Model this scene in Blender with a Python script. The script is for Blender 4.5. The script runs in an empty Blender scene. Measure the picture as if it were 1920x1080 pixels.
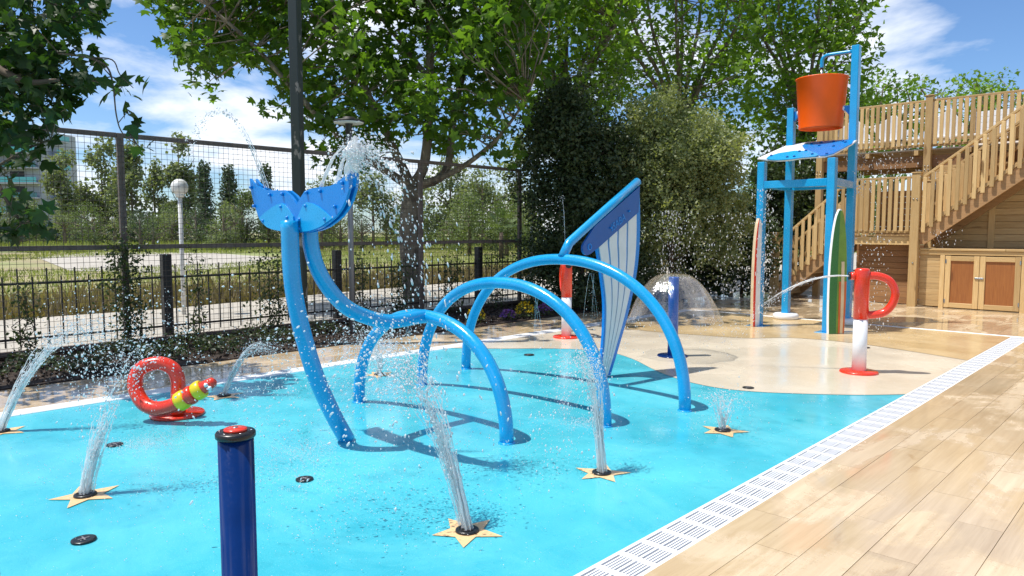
import bpy, bmesh, math, random
import numpy as np
from mathutils import Vector, Matrix
random.seed(7); RNG = np.random.default_rng(7)
R = math.radians
scn = bpy.context.scene
COL = scn.collection

# ------------------------------------------------------------------ camera, sky, sun, exposure
FPX, HC, YAW = 1365.0, 1.65, R(43.55)
PITCH = math.atan(108 / FPX)
cd = bpy.data.cameras.new('camera'); cam = bpy.data.objects.new('camera', cd); COL.objects.link(cam)
cam.location = (0, 0, HC); cam.rotation_euler = (R(90) - PITCH, 0, YAW - R(90))
cd.sensor_width = 36; cd.lens = 36 * FPX / 1920; cd.clip_end = 3000; cd.clip_start = .05
scn.camera = cam

SUN = Vector((0.77, -0.63, -2.22)).normalized()          # direction the light travels
world = bpy.data.worlds.new('World'); scn.world = world; world.use_nodes = True
wn = world.node_tree; wn.nodes.clear()
def N(t, **k):
    n = wn.nodes.new(t)
    for a, b in k.items(): setattr(n, a, b)
    return n
L = wn.links.new
sky = N('ShaderNodeTexSky', sky_type='NISHITA', sun_disc=False, sun_elevation=math.asin(-SUN.z), sun_rotation=math.atan2(-SUN.x, -SUN.y), air_density=1.0, dust_density=0.25, ozone_density=2.6, altitude=50)
tc = N('ShaderNodeTexCoord'); sep = N('ShaderNodeSeparateXYZ'); L(tc.outputs['Generated'], sep.inputs[0])
zz = N('ShaderNodeMath', operation='ADD'); L(sep.outputs[2], zz.inputs[0]); zz.inputs[1].default_value = .22
zm = N('ShaderNodeMath', operation='MAXIMUM'); L(zz.outputs[0], zm.inputs[0]); zm.inputs[1].default_value = .12
dx = N('ShaderNodeMath', operation='DIVIDE'); L(sep.outputs[0], dx.inputs[0]); L(zm.outputs[0], dx.inputs[1])
dy = N('ShaderNodeMath', operation='DIVIDE'); L(sep.outputs[1], dy.inputs[0]); L(zm.outputs[0], dy.inputs[1])
cv = N('ShaderNodeCombineXYZ'); L(dx.outputs[0], cv.inputs[0]); L(dy.outputs[0], cv.inputs[1]); cv.inputs[2].default_value = 97.52
n1 = N('ShaderNodeTexNoise'); n1.inputs['Scale'].default_value = 1.25; n1.inputs['Detail'].default_value = 9; n1.inputs['Roughness'].default_value = .56; n1.inputs['Distortion'].default_value = .25
L(cv.outputs[0], n1.inputs['Vector'])
cr = N('ShaderNodeValToRGB'); cr.color_ramp.elements[0].position = .47; cr.color_ramp.elements[1].position = .62
L(n1.outputs['Fac'], cr.inputs[0])
tint = N('ShaderNodeMix', data_type='RGBA', blend_type='MULTIPLY'); tint.inputs[0].default_value = 1; L(sky.outputs[0], tint.inputs[6]); tint.inputs[7].default_value = (.70, .87, 1.08, 1)
mx = N('ShaderNodeMix', data_type='RGBA'); L(cr.outputs[0], mx.inputs[0]); L(tint.outputs[2], mx.inputs[6]); mx.inputs[7].default_value = (8.2, 8.5, 9.0, 1)
bg = N('ShaderNodeBackground'); L(mx.outputs[2], bg.inputs[0]); bg.inputs[1].default_value = .115
wo = N('ShaderNodeOutputWorld'); L(bg.outputs[0], wo.inputs[0])

sd = bpy.data.lights.new('sun', 'SUN'); sd.energy = 4.6; sd.angle = R(.55); sd.color = (1, .955, .88)
sun = bpy.data.objects.new('sun', sd); COL.objects.link(sun); sun.rotation_euler = SUN.to_track_quat('-Z', 'Y').to_euler(); sun.location = (-6, 8, 14)
vs = scn.view_settings; scn.display_settings.display_device = 'sRGB'
vs.view_transform = 'Standard'; vs.look = 'None'; vs.exposure = 0.30; vs.gamma = 1; vs.use_curve_mapping = False
scn.cycles.max_bounces = 8; scn.cycles.transparent_max_bounces = 12; scn.cycles.caustics_reflective = False; scn.cycles.caustics_refractive = False

# ------------------------------------------------------------------ placement helpers (survey of the site from the camera station)
FH = np.array([math.cos(YAW), math.sin(YAW), 0]); RT = np.array([math.sin(YAW), -math.cos(YAW), 0])
FW = FH * math.cos(PITCH) + np.array([0, 0, -math.sin(PITCH)]); UP = FH * math.sin(PITCH) + np.array([0, 0, math.cos(PITCH)])
C0 = np.array([0, 0, HC])
def ray(x, y): return RT * (x - 960) + UP * (540 - y) + FW * FPX
def G(x, y, z=0.0): d = ray(x, y); return C0 + d * ((z - HC) / d[2])
def W(x, y, d): return C0 + ray(x, y) / FPX * d
def PX(x, y, X): d = ray(x, y); return C0 + d * (X / d[0])
def PY(x, y, Y): d = ray(x, y); return C0 + d * (Y / d[1])
def PP(x, y, p0, n): d = ray(x, y); return C0 + d * ((np.array(p0) - C0) @ n / (d @ n))

# ------------------------------------------------------------------ materials
MATS = {}
class NT:
    def __init__(s, name):
        s.m = bpy.data.materials.new(name); s.m.use_nodes = True; s.t = s.m.node_tree; s.t.nodes.clear()
        s.out = s.t.nodes.new('ShaderNodeOutputMaterial'); MATS[name] = s.m
    def n(s, t, ins=None, **k):
        n = s.t.nodes.new(t)
        for a, b in k.items(): setattr(n, a, b)
        for a, b in (ins or {}).items():
            if isinstance(b, bpy.types.NodeSocket): s.t.links.new(b, n.inputs[a])
            else: n.inputs[a].default_value = b
        return n
    def pos(s): return s.n('ShaderNodeNewGeometry').outputs['Position']
    def obj(s): return s.n('ShaderNodeTexCoord').outputs['Object']
    def noise(s, vec, scale, detail=4, rough=.55, sc3=None, dist=0):
        if sc3: vec = s.n('ShaderNodeMapping', {'Vector': vec, 'Scale': sc3}).outputs[0]
        return s.n('ShaderNodeTexNoise', {'Vector': vec, 'Scale': scale, 'Detail': detail, 'Roughness': rough, 'Distortion': dist}).outputs['Fac']
    def ramp(s, fac, a, b, ca=(0,0,0,1), cb=(1,1,1,1)):
        r = s.n('ShaderNodeValToRGB', {'Fac': fac}); e = r.color_ramp.elements
        e[0].position, e[1].position, e[0].color, e[1].color = a, b, ca, cb
        return r.outputs[0]
    def mix(s, fac, a, b, bt='MIX'): return s.n('ShaderNodeMix', {0: fac, 6: a, 7: b}, data_type='RGBA', blend_type=bt).outputs[2]
    def maprange(s, v, a, b, c, d): return s.n('ShaderNodeMapRange', {0: v, 1: a, 2: b, 3: c, 4: d}).outputs[0]
    def math(s, op, a, b): return s.n('ShaderNodeMath', {0: a, 1: b}, operation=op).outputs[0]
    def bump(s, h, strength, dist): return s.n('ShaderNodeBump', {'Height': h, 'Strength': strength, 'Distance': dist}).outputs[0]
    def bsdf(s, **k):
        b = s.n('ShaderNodeBsdfPrincipled', {a.replace('_', ' '): v for a, v in k.items()}); s.t.links.new(b.outputs[0], s.out.inputs[0]); return b
def c4(c): return (c[0], c[1], c[2], 1)

def paint(name, col, rough=.3, var=.12, scale=6, bump=0, metal=0, wet=True, coat=0.0):
    t = NT(name); p = t.pos()
    f = t.noise(p, scale, 5); g = t.noise(p, scale * 14, 3)
    lo = tuple(c * (1 - var) for c in col); hi = tuple(min(1, c * (1 + var)) for c in col)
    cc = t.mix(t.ramp(f, .3, .7), c4(lo), c4(hi))
    rr = t.maprange(g, .3, .7, max(.03, rough - .08), rough + .12)
    k = dict(Base_Color=cc, Roughness=rr, Metallic=metal, Coat_Weight=coat, Coat_Roughness=.05)
    if bump: k['Normal'] = t.bump(g, bump, .004)
    t.bsdf(**k); return t.m

def wood(name, col, dark, axis='z', rough=.55, rnd=.35):
    """planed softwood; grain runs along the given world axis, every board its own tone"""
    t = NT(name); p = t.pos(); oi = t.n('ShaderNodeObjectInfo')
    off = t.n('ShaderNodeCombineXYZ', {0: oi.outputs['Random'], 1: oi.outputs['Random'], 2: oi.outputs['Random']}).outputs[0]
    v = t.n('ShaderNodeVectorMath', {0: p, 1: t.n('ShaderNodeVectorMath', {0: off, 1: (37., 11., 23.)}, operation='MULTIPLY').outputs[0]}, operation='ADD').outputs[0]
    sc = {'x': (.6, 9, 9), 'y': (9, .6, 9), 'z': (9, 9, .6)}[axis]
    g = t.noise(v, 5, 6, .62, sc, .4); h = t.noise(v, 1.6, 3); k = t.noise(v, 3.2, 2, .4, {'x': (.5, 2, 2), 'y': (2, .5, 2), 'z': (2, 2, .5)}[axis])
    cc = t.mix(t.ramp(g, .32, .72), c4(dark), c4(col))
    tone = t.maprange(oi.outputs['Random'], 0, 1, 1 - rnd, 1 + rnd * .4)
    cc = t.mix(1.0, cc, t.n('ShaderNodeCombineXYZ', {0: tone, 1: t.math('POWER', tone, 1.1), 2: t.math('POWER', tone, 1.25)}).outputs[0], 'MULTIPLY')
    cc = t.mix(t.ramp(k, .70, .76), cc, (dark[0] * .45, dark[1] * .4, dark[2] * .35, 1))
    t.bsdf(Base_Color=cc, Roughness=t.maprange(h, .3, .7, rough - .1, rough + .15), Normal=t.bump(g, .25, .003)); return t.m

def leaf(name, c1, c2, trans=.45, rough=.45, spec=.4):
    t = NT(name); g = t.n('ShaderNodeNewGeometry'); p = g.outputs['Position']
    f = t.noise(p, 1.3, 3); r = g.outputs['Random Per Island']
    cc = t.mix(t.maprange(t.math('ADD', t.math('MULTIPLY', f, .9), t.math('MULTIPLY', r, .55)), .3, 1.1, 0, 1), c4(c1), c4(c2))
    b = t.n('ShaderNodeBsdfPrincipled', {'Base Color': cc, 'Roughness': rough, 'Specular IOR Level': spec})
    tr = t.n('ShaderNodeBsdfTranslucent', {'Color': t.mix(1.0, cc, (1.5, 1.55, .55, 1), 'MULTIPLY')})
    m = t.n('ShaderNodeMixShader', {0: trans, 1: b.outputs[0], 2: tr.outputs[0]})
    t.t.links.new(m.outputs[0], t.out.inputs[0]); return t.m

def pad_mat(name, lo, hi, speck, rmin, rmax, wetscale=.9, patch=None, film=None):
    """poured rubber granules, wet: film of water in uneven patches"""
    t = NT(name); p = t.pos()
    big = t.noise(p, .55, 4, .6); gr = t.noise(p, 130, 2, .6); mid = t.noise(p, 5, 5, .65)
    cc = t.mix(t.ramp(big, .3, .7), c4(lo), c4(hi))
    cc = t.mix(t.math('MULTIPLY', t.ramp(mid, .35, .75), .22), cc, c4(tuple(min(1, c * 1.18 + .03) for c in hi)))
    cc = t.mix(t.math('MULTIPLY', t.ramp(gr, .60, .72), .35), cc, c4(speck))
    cc = t.mix(t.math('MULTIPLY', t.ramp(t.noise(p, 90, 2, .6), .64, .72), .45), cc, c4(tuple(c * .45 for c in lo)))
    if film: cc = t.mix(t.math('MULTIPLY', t.ramp(t.noise(p, .9, 6, .66, (1.1, .6, 1), .8), .48, .72), .5), cc, c4(film))  # pale highlight streaks of the wet surface, painted into the colour
    if film: cc = t.mix(t.math('MULTIPLY', t.ramp(t.noise(p, 2.4, 5, .6, (1, .7, 1), .6), .58, .72), .35), cc, c4(tuple(c * .72 for c in lo)))
    if patch: cc = t.mix(t.math('MULTIPLY', t.ramp(t.noise(p, 1.1, 5, .6, (1, .45, 1)), .50, .66), .55), cc, c4(patch))
    wet = t.ramp(t.noise(p, wetscale, 4, .6), .38, .62)
    rr = t.mix(wet, (rmax,) * 3 + (1,), (rmin,) * 3 + (1,))
    st = t.mix(wet, (.55,) * 3 + (1,), (.10,) * 3 + (1,))
    rip = t.noise(p, 14, 3, .5)
    hgt = t.math('ADD', t.math('MULTIPLY', gr, .5), t.math('MULTIPLY', rip, .6))
    t.bsdf(Base_Color=cc, Roughness=rr, Specular_IOR_Level=.5, Normal=t.bump(hgt, st, .006)); return t.m

pad_mat('blue_rubber', (.020, .335, .445), (.085, .51, .585), (.38, .74, .79), .045, .40, film=(.17, .61, .67))
pad_mat('sand_rubber', (.60, .51, .385), (.69, .61, .475), (.8, .74, .6), .06, .30, .7)
pad_mat('ochre_rubber', (.56, .40, .20), (.66, .50, .29), (.75, .62, .4), .05, .28, .8, (.45, .30, .13))
pad_mat('star_rubber', (.72, .46, .22), (.78, .54, .29), (.85, .7, .45), .2, .45)

def tile_mat():
    t = NT('wood_tile'); p = t.pos(); oi = t.n('ShaderNodeObjectInfo'); rn = oi.outputs['Random']
    off = t.n('ShaderNodeCombineXYZ', {0: t.math('MULTIPLY', rn, 31.), 1: t.math('MULTIPLY', rn, 17.), 2: rn}).outputs[0]
    v = t.n('ShaderNodeVectorMath', {0: p, 1: off}, operation='ADD').outputs[0]
    g = t.noise(v, 2.2, 7, .62, (.45, 8, 1), .5); fine = t.noise(v, 14, 6, .7, (.22, 8, 1), .2); kn = t.noise(v, 2.0, 4, .55, (.9, 3.0, 1), 1.0); cl = t.noise(v, 1.1, 3, .5, (.8, 1.6, 1))
    cc = t.mix(t.ramp(g, .30, .70), (.50, .375, .230, 1), (.645, .510, .340, 1))
    cc = t.mix(t.math('MULTIPLY', t.ramp(fine, .50, .68), .30), cc, (.41, .295, .175, 1))
    cc = t.mix(t.math('MULTIPLY', t.ramp(cl, .42, .72), .30), cc, (.72, .60, .445, 1))
    cc = t.mix(t.math('MULTIPLY', t.ramp(kn, .66, .74), .45), cc, (.38, .24, .115, 1))
    tone = t.maprange(rn, 0, 1, .90, 1.06)
    cc = t.mix(1.0, cc, t.n('ShaderNodeCombineXYZ', {0: tone, 1: tone, 2: tone}).outputs[0], 'MULTIPLY')
    wet = t.ramp(t.noise(p, 1.5, 6, .62, (.8, 1.3, 1), .5), .41, .51)
    cc = t.mix(wet, cc, t.mix(1.0, cc, (.88, .85, .80, 1), 'MULTIPLY'))
    rr = t.mix(wet, (.36,) * 3 + (1,), (.05,) * 3 + (1,))
    st = t.mix(wet, (.45,) * 3 + (1,), (.06,) * 3 + (1,))
    t.bsdf(Base_Color=cc, Roughness=rr, Normal=t.bump(t.math('ADD', fine, t.math('MULTIPLY', t.noise(p, 9, 2), .5)), st, .003)); return t.m
tile_mat()

paint('grout', (.27, .19, .12), .5, .2); paint('white_strip', (.78, .79, .79), .3, .05, 3, .1); paint('white_plastic', (.80, .81, .82), .35, .03)
paint('channel_dark', (.13, .135, .14), .5)
paint('tube_blue', (.004, .315, .64), .22, .09, 4, .03, coat=.5); paint('mid_blue', (.002, .205, .60), .28, .05); paint('light_blue', (.010, .33, .66), .28, .05)
paint('deep_blue', (.004, .09, .33), .35, .06); paint('navy', (.002, .022, .12), .08, .15, 5, 0, coat=0); paint('umbrella_blue', (.004, .075, .36), .2, .15)
paint('signal_red', (.74, .036, .010), .25, .05, 5, .02, coat=.4); paint('orange_red', (.92, .108, .001), .40, .06, 3, .02); paint('yellow', (.75, .53, .01), .3, .05)
paint('white_paint', (.74, .75, .76), .3, .05, 8, .05); paint('black_plastic', (.012, .012, .013), .3); paint('steel', (.5, .5, .5), .25, .1, 5, 0, 1)
paint('sail_grey', (.68, .68, .68), .35, .05); paint('board_green', (.025, .16, .035), .3, .08); paint('board_lime', (.14, .26, .03), .3); paint('board_cream', (.62, .50, .32), .4); paint('board_orange', (.56, .12, .02), .35)
paint('fence_brown', (.13, .10, .085), .6, .25, 9, .15); paint('wire', (.055, .045, .04), .5, .1); paint('iron', (.022, .019, .018), .5, .2, 9, .1)
paint('lamp_grey', (.20, .19, .20), .4); paint('lamp_white', (.68, .68, .66), .35); paint('post_old', (.05, .055, .05), .6, .4, 10, .3)
paint('soil', (.035, .022, .014), .85, .4, 12, .8); paint('kerb', (.10, .075, .055), .8, .3, 6, .4)
paint('path', (.42, .385, .325), .85, .14, .8, .3); paint('white_fabric', (.74, .75, .77), .7, .05)
paint('concrete', (.40, .44, .48), .8, .1, .4); paint('building_glass', (.05, .16, .19), .1, .2); paint('turquoise_glass', (.10, .42, .46), .15, .1); paint('dark_void', (.02, .02, .022), .5)
paint('red_canvas', (.45, .02, .015), .7, .1)
wood('pine_v', (.69, .485, .235), (.56, .365, .15), 'z'); wood('pine_y', (.69, .485, .235), (.56, .365, .15), 'y'); wood('pine_x', (.64, .44, .21), (.48, .30, .12), 'x')
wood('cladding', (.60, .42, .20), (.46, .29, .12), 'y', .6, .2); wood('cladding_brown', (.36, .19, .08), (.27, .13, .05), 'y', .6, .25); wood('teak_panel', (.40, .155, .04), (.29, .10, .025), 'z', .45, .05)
wood('stringer_wood', (.47, .28, .13), (.36, .20, .085), 'y', .6, .15); wood('driftwood', (.62, .55, .46), (.5, .42, .33), 'y', .7, .2)

def peel_mat():
    t = NT('peeling_green'); p = t.pos(); f = t.noise(p, 4.5, 5, .65, (1, 1, .6))
    cc = t.mix(t.ramp(f, .60, .64), (.018, .026, .022, 1), (.17, .15, .13, 1))
    t.bsdf(Base_Color=cc, Roughness=.5, Normal=t.bump(f, .3, .004))
peel_mat()
def bark_mat(name, a, b, c):
    t = NT(name); p = t.pos(); f = t.noise(p, 5, 4, .6, (1, 1, .45)); g = t.noise(p, 11, 5, .6, (1, 1, .6))
    cc = t.mix(t.ramp(f, .40, .52), c4(a), c4(b)); cc = t.mix(t.ramp(g, .58, .64), cc, c4(c))
    t.bsdf(Base_Color=cc, Roughness=.85, Normal=t.bump(g, .5, .02))
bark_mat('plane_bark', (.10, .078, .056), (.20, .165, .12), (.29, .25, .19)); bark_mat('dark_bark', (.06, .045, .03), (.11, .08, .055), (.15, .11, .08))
leaf('plane_leaf', (.034, .085, .011), (.11, .205, .024), .58); leaf('plane_leaf_far', (.065, .145, .016), (.19, .31, .04), .56)  # plane_leaf_far is the same leaf with sunlit brightness put into its colour
leaf('shade_leaf', (.012, .034, .009), (.036, .085, .016), .4); leaf('dark_leaf', (.028, .048, .02), (.07, .10, .042), .25)  # shade_leaf: plane leaf darkened in colour to stand for a backlit silhouette
leaf('olive_leaf', (.17, .21, .09), (.34, .37, .18), .35); leaf('vine_leaf', (.03, .055, .018), (.07, .10, .035), .3)  # olive_leaf is raised in colour to stand for sun on its facets
leaf('poplar_leaf', (.14, .185, .10), (.25, .29, .155), .35, .6); leaf('pine_leaf', (.07, .11, .065), (.11, .155, .085), .2, .6); leaf('bush_leaf', (.09, .14, .05), (.17, .22, .08), .3, .6)  # for the far trees, distance haze is put into these lighter colours
leaf('hedge_leaf', (.06, .12, .02), (.16, .22, .03), .3, .6); leaf('grass_green', (.165, .215, .06), (.31, .345, .10), .35, .7); leaf('grass_dry', (.15, .115, .065), (.28, .225, .125), .3, .8)
leaf('palm_leaf', (.06, .11, .03), (.14, .20, .06), .3); leaf('flower_yellow', (.5, .34, .01), (.65, .5, .02), .2); leaf('flower_purple', (.16, .06, .28), (.28, .12, .45), .2)

def ground_mat():
    t = NT('field_soil'); p = t.pos()
    a = t.noise(p, .06, 5, .6); b = t.noise(p, .4, 5, .65); c = t.noise(p, 5, 4)
    cc = t.mix(t.ramp(a, .42, .58), (.31, .25, .145, 1), (.225, .265, .085, 1))
    cc = t.mix(t.math('MULTIPLY', t.ramp(b, .45, .65), .6), cc, (.33, .335, .13, 1))
    cc = t.mix(t.math('MULTIPLY', t.ramp(c, .5, .7), .35), cc, (.12, .10, .05, 1))
    t.bsdf(Base_Color=cc, Roughness=.95, Normal=t.bump(c, .5, .05))
ground_mat()

def water_mats():
    t = NT('water_drop')
    b = t.n('ShaderNodeBsdfPrincipled', {'Base Color': (.97, .98, 1, 1), 'Roughness': .06, 'IOR': 1.33, 'Transmission Weight': 1.0})
    d = t.n('ShaderNodeBsdfPrincipled', {'Base Color': (.93, .95, .97, 1), 'Roughness': .25})
    tr = t.n('ShaderNodeBsdfTranslucent', {'Color': (.93, .95, .97, 1)})
    m1 = t.n('ShaderNodeMixShader', {0: .5, 1: d.outputs[0], 2: tr.outputs[0]})
    m = t.n('ShaderNodeMixShader', {0: .78, 1: b.outputs[0], 2: m1.outputs[0]}); t.t.links.new(m.outputs[0], t.out.inputs[0])
    t = NT('water_stream'); p = t.pos()
    b = t.n('ShaderNodeBsdfPrincipled', {'Base Color': (.97, .98, 1, 1), 'Roughness': .08, 'IOR': 1.33, 'Transmission Weight': 1.0, 'Normal': t.bump(t.noise(p, 60, 3), .6, .01)})
    d = t.n('ShaderNodeBsdfPrincipled', {'Base Color': (.97, .98, .99, 1), 'Roughness': .3})
    tt = t.n('ShaderNodeBsdfTransparent')
    tl = t.n('ShaderNodeBsdfTranslucent', {'Color': (.97, .98, .99, 1)}); dd = t.n('ShaderNodeMixShader', {0: .5, 1: d.outputs[0], 2: tl.outputs[0]})
    m1 = t.n('ShaderNodeMixShader', {0: .82, 1: b.outputs[0], 2: dd.outputs[0]})
    m = t.n('ShaderNodeMixShader', {0: .38, 1: m1.outputs[0], 2: tt.outputs[0]}); t.t.links.new(m.outputs[0], t.out.inputs[0])
    t = NT('water_film'); p = t.pos()
    nb = t.bump(t.noise(p, 16, 4, .6, (1, 1, .35)), .5, .02)
    gl = t.n('ShaderNodeBsdfGlossy', {'Color': (1, 1, 1, 1), 'Roughness': .06, 'Normal': nb})
    tt = t.n('ShaderNodeBsdfTransparent', {'Color': (.985, .985, .985, 1)})
    lw = t.n('ShaderNodeLayerWeight', {'Blend': .22, 'Normal': nb})
    f = t.maprange(t.math('ADD', lw.outputs['Facing'], t.math('MULTIPLY', t.noise(p, 22, 4, .6, (1, 1, .3)), .25)), .1, 1.1, .05, .62)
    m = t.n('ShaderNodeMixShader', {0: f, 1: tt.outputs[0], 2: gl.outputs[0]}); t.t.links.new(m.outputs[0], t.out.inputs[0])
water_mats()

# ------------------------------------------------------------------ mesh helpers
def mesh_np(name, V, F, mat=None, smooth=False):
    """V (n,3); F (m,3) or (m,4) int array"""
    V = np.asarray(V, np.float32); F = np.asarray(F, np.int32); k = F.shape[1]
    me = bpy.data.meshes.new(name); me.vertices.add(len(V)); me.vertices.foreach_set('co', V.ravel())
    me.loops.add(F.size); me.loops.foreach_set('vertex_index', F.ravel())
    me.polygons.add(len(F)); me.polygons.foreach_set('loop_start', np.arange(0, F.size, k, dtype=np.int32)); me.polygons.foreach_set('loop_total', np.full(len(F), k, np.int32))
    if smooth: me.polygons.foreach_set('use_smooth', np.ones(len(F), bool))
    me.update(calc_edges=True)
    if mat: me.materials.append(MATS[mat])
    return me
class MB:
    def __init__(s): s.v = []; s.f = []; s.sm = []
    def add(s, vs, fs, smooth=False):
        o = len(s.v); s.v += [tuple(map(float, v)) for v in vs]; s.f += [[i + o for i in f] for f in fs]; s.sm += [smooth] * len(fs); return s
    def box(s, c, d, rot=None, bev=0):
        hx, hy, hz = d[0] / 2, d[1] / 2, d[2] / 2
        if bev <= 0:
            vs = [(x, y, z) for x in (-hx, hx) for y in (-hy, hy) for z in (-hz, hz)]
            fs = [(0, 1, 3, 2), (4, 6, 7, 5), (0, 4, 5, 1), (2, 3, 7, 6), (0, 2, 6, 4), (1, 5, 7, 3)]
        else:
            b = min(bev, hx * .9, hy * .9, hz * .9); vs = []; fs = []
            bm = bmesh.new(); bmesh.ops.create_cube(bm, size=1); bmesh.ops.scale(bm, vec=d, verts=bm.verts); bmesh.ops.bevel(bm, geom=list(bm.edges), offset=b, segments=1, affect='EDGES')
            bm.verts.index_update(); vs = [tuple(v.co) for v in bm.verts]; fs = [[v.index for v in f.verts] for f in bm.faces]; bm.free()
        M = Matrix.Translation(c) @ (rot.to_4x4() if rot else Matrix())
        return s.add([M @ Vector(v) for v in vs], fs)
    def bar(s, a, b, w, h, bev=0, upv=(0, 0, 1)):
        """box beam from a to b, w wide (horizontal), h deep"""
        a, b = Vector(a), Vector(b); x = (b - a); l = x.length; x.normalize(); u = Vector(upv); y = u.cross(x).normalized(); z = x.cross(y)
        rot = Matrix((x, y, z)).transposed(); return s.box((a + b) / 2, (l, w, h), rot, bev)
    def tube(s, pts, rad, n=12, cap=True, smooth=True):
        P = [Vector(p) for p in pts]; m = len(P); rad = [rad] * m if not hasattr(rad, '__len__') else rad
        T = [(P[min(i + 1, m - 1)] - P[max(i - 1, 0)]).normalized() for i in range(m)]
        u = T[0].orthogonal().normalized(); vs = []; fs = []
        for i in range(m):
            u = (u - T[i] * u.dot(T[i])).normalized(); w = T[i].cross(u)
            vs += [P[i] + (u * math.cos(2 * math.pi * k / n) + w * math.sin(2 * math.pi * k / n)) * rad[i] for k in range(n)]
        for i in range(m - 1):
            for k in range(n):
                a, b = i * n + k, i * n + (k + 1) % n; fs.append((a, b, b + n, a + n))
        s.add(vs, fs, smooth)
        if cap: s.add(vs[:n], [list(range(n))[::-1]]); s.add(vs[-n:], [list(range(n))])
        return s
    def lathe(s, c, prof, n=32, smooth=True):
        """prof: list of (r, z) from bottom to top"""
        vs = [(c[0] + r * math.cos(2 * math.pi * k / n), c[1] + r * math.sin(2 * math.pi * k / n), c[2] + z) for r, z in prof for k in range(n)]; fs = []
        for i in range(len(prof) - 1):
            for k in range(n):
                a, b = i * n + k, i * n + (k + 1) % n; fs.append((a, b, b + n, a + n))
        s.add(vs, fs, smooth)
        if prof[0][0] > 1e-4: s.add(vs[:n], [list(range(n))[::-1]])
        if prof[-1][0] > 1e-4: s.add(vs[-n:], [list(range(n))])
        return s
    def plate(s, outline, thick):
        """outline: list of 3D points (planar); extruded along thick vector both ways /2"""
        n = len(outline); t = Vector(thick) / 2; a = [Vector(p) - t for p in outline]; b = [Vector(p) + t for p in outline]
        fs = [list(range(n))[::-1], list(range(n, 2 * n))] + [(i, (i + 1) % n, n + (i + 1) % n, n + i) for i in range(n)]
        return s.add(a + b, fs)
    def mesh(s, name, mat):
        me = bpy.data.meshes.new(name); me.from_pydata(s.v, [], s.f); me.polygons.foreach_set('use_smooth', s.sm)
        bm = bmesh.new(); bm.from_mesh(me); bmesh.ops.remove_doubles(bm, verts=bm.verts, dist=1e-5); bmesh.ops.recalc_face_normals(bm, faces=bm.faces); bm.to_mesh(me); bm.free()
        if mat: me.materials.append(MATS[mat])
        return me
def smooth_path(pts, n=8):
    P = [np.array(p, float) for p in pts]; P = [2 * P[0] - P[1]] + P + [2 * P[-1] - P[-2]]; out = []
    for i in range(1, len(P) - 2):
        for k in range(n):
            t = k / n; a, b, c, d = P[i - 1:i + 3]
            out.append(.5 * (2 * b + (c - a) * t + (2 * a - 5 * b + 4 * c - d) * t * t + (3 * b - a - 3 * c + d) * t ** 3))
    return out + [P[-2]]

# ------------------------------------------------------------------ things, parts, labels
WLOC = {}
def link(o): COL.objects.link(o); return o
def tag(o, label=None, cat=None, group=None, kind=None):
    for k, v in (('label', label), ('category', cat), ('group', group), ('kind', kind)):
        if v: o[k] = v
    return o
def thing(name, label, cat, loc=(0, 0, 0), group=None):
    o = link(bpy.data.objects.new(name, None)); o.empty_display_size = .1; o.location = loc; WLOC[o] = Vector(loc); return tag(o, label, cat, group)
def part(par, name, me, loc=(0, 0, 0), rot=None, label=None, kind=None, scale=None):
    """mesh authored in world space (loc = 0) or about its own origin (loc = its place)"""
    if isinstance(me, tuple): me = me[0].mesh(name, me[1])
    o = link(bpy.data.objects.new(name, me)); w = Vector(loc); o.parent = par; o.location = w - WLOC.get(par, Vector()); WLOC[o] = w
    if rot: o.rotation_euler = rot
    if scale: o.scale = scale
    return tag(o, label, None, None, kind)
def solo(name, me, label=None, cat=None, group=None, kind=None, loc=(0, 0, 0)):
    if isinstance(me, tuple): me = me[0].mesh(name, me[1])
    o = link(bpy.data.objects.new(name, me)); o.location = loc; WLOC[o] = Vector(loc); return tag(o, label, cat, group, kind)
def structure(name, me, label=None): return solo(name, me, label, None, None, 'structure')
def sheet(pts, z): return MB().add([(p[0], p[1], z) for p in pts], [list(range(len(pts)))])
def copy_tree(o, parent=None):
    c = o.copy(); link(c); WLOC[c] = WLOC.get(o, Vector()).copy()
    if parent: c.parent = parent
    for ch in list(o.children): copy_tree(ch, c)
    return c

# =================================================================== SETTING
structure('ground', (sheet([(-400, -400), (500, -400), (500, 500), (-400, 500)], -.12), 'field_soil'))
structure('path', (sheet([(-30, 11.0), (60, 11.0), (60, 19.5), (28, 18.6), (20, 18.1), (11.2, 17.2), (6.3, 16.3), (3.2, 16.5), (-30, 17.0)], -.05), 'path'))
structure('sand_clearing', (sheet([G(70, 480)[:2], G(130, 503)[:2], G(300, 507)[:2], G(470, 494)[:2], G(520, 480)[:2], G(400, 472)[:2], G(180, 470)[:2]], -.10), 'path'))
structure('planting_bed', (MB().box((5.5, 9.87, -.03), (17, 1.9, .1)), 'soil'))
structure('bed_kerb', (MB().box((3.3, 10.95, -.03), (19.4, .16, .26), None, .01), 'kerb'))
XE, YG0, YG1, YL0, YL1 = 13.45, 1.86, 2.10, 7.60, 7.82
sandline = [(7.98, 2.1), (7.62, 2.44), (7.3, 2.85), (7.04, 3.27), (6.95, 3.66), (7.05, 4.12), (7.32, 4.62), (7.74, 5.2), (7.98, 5.7), (7.95, 6.1), (7.65, 6.6), (7.2, 7.05), (6.75, 7.6)]
sl = [tuple(p[:2]) for p in smooth_path([(a, b, 0) for a, b in sandline], 6)]
structure('splash_pad', (sheet([(-4, YG1), (XE, YG1), (XE, YL0), (-4, YL0)], 0), 'blue_rubber'))
structure('sand_surface', (sheet(sl + [(XE, YL0), (XE, YG1)], .004), 'sand_rubber'))
och = [(10.6, 2.1), (10.9, 2.9), (11.1, 3.7), (11.0, 4.5), (10.5, 5.0), (10.25, 5.8), (10.1, 6.7), (10.2, 7.6)]
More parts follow.
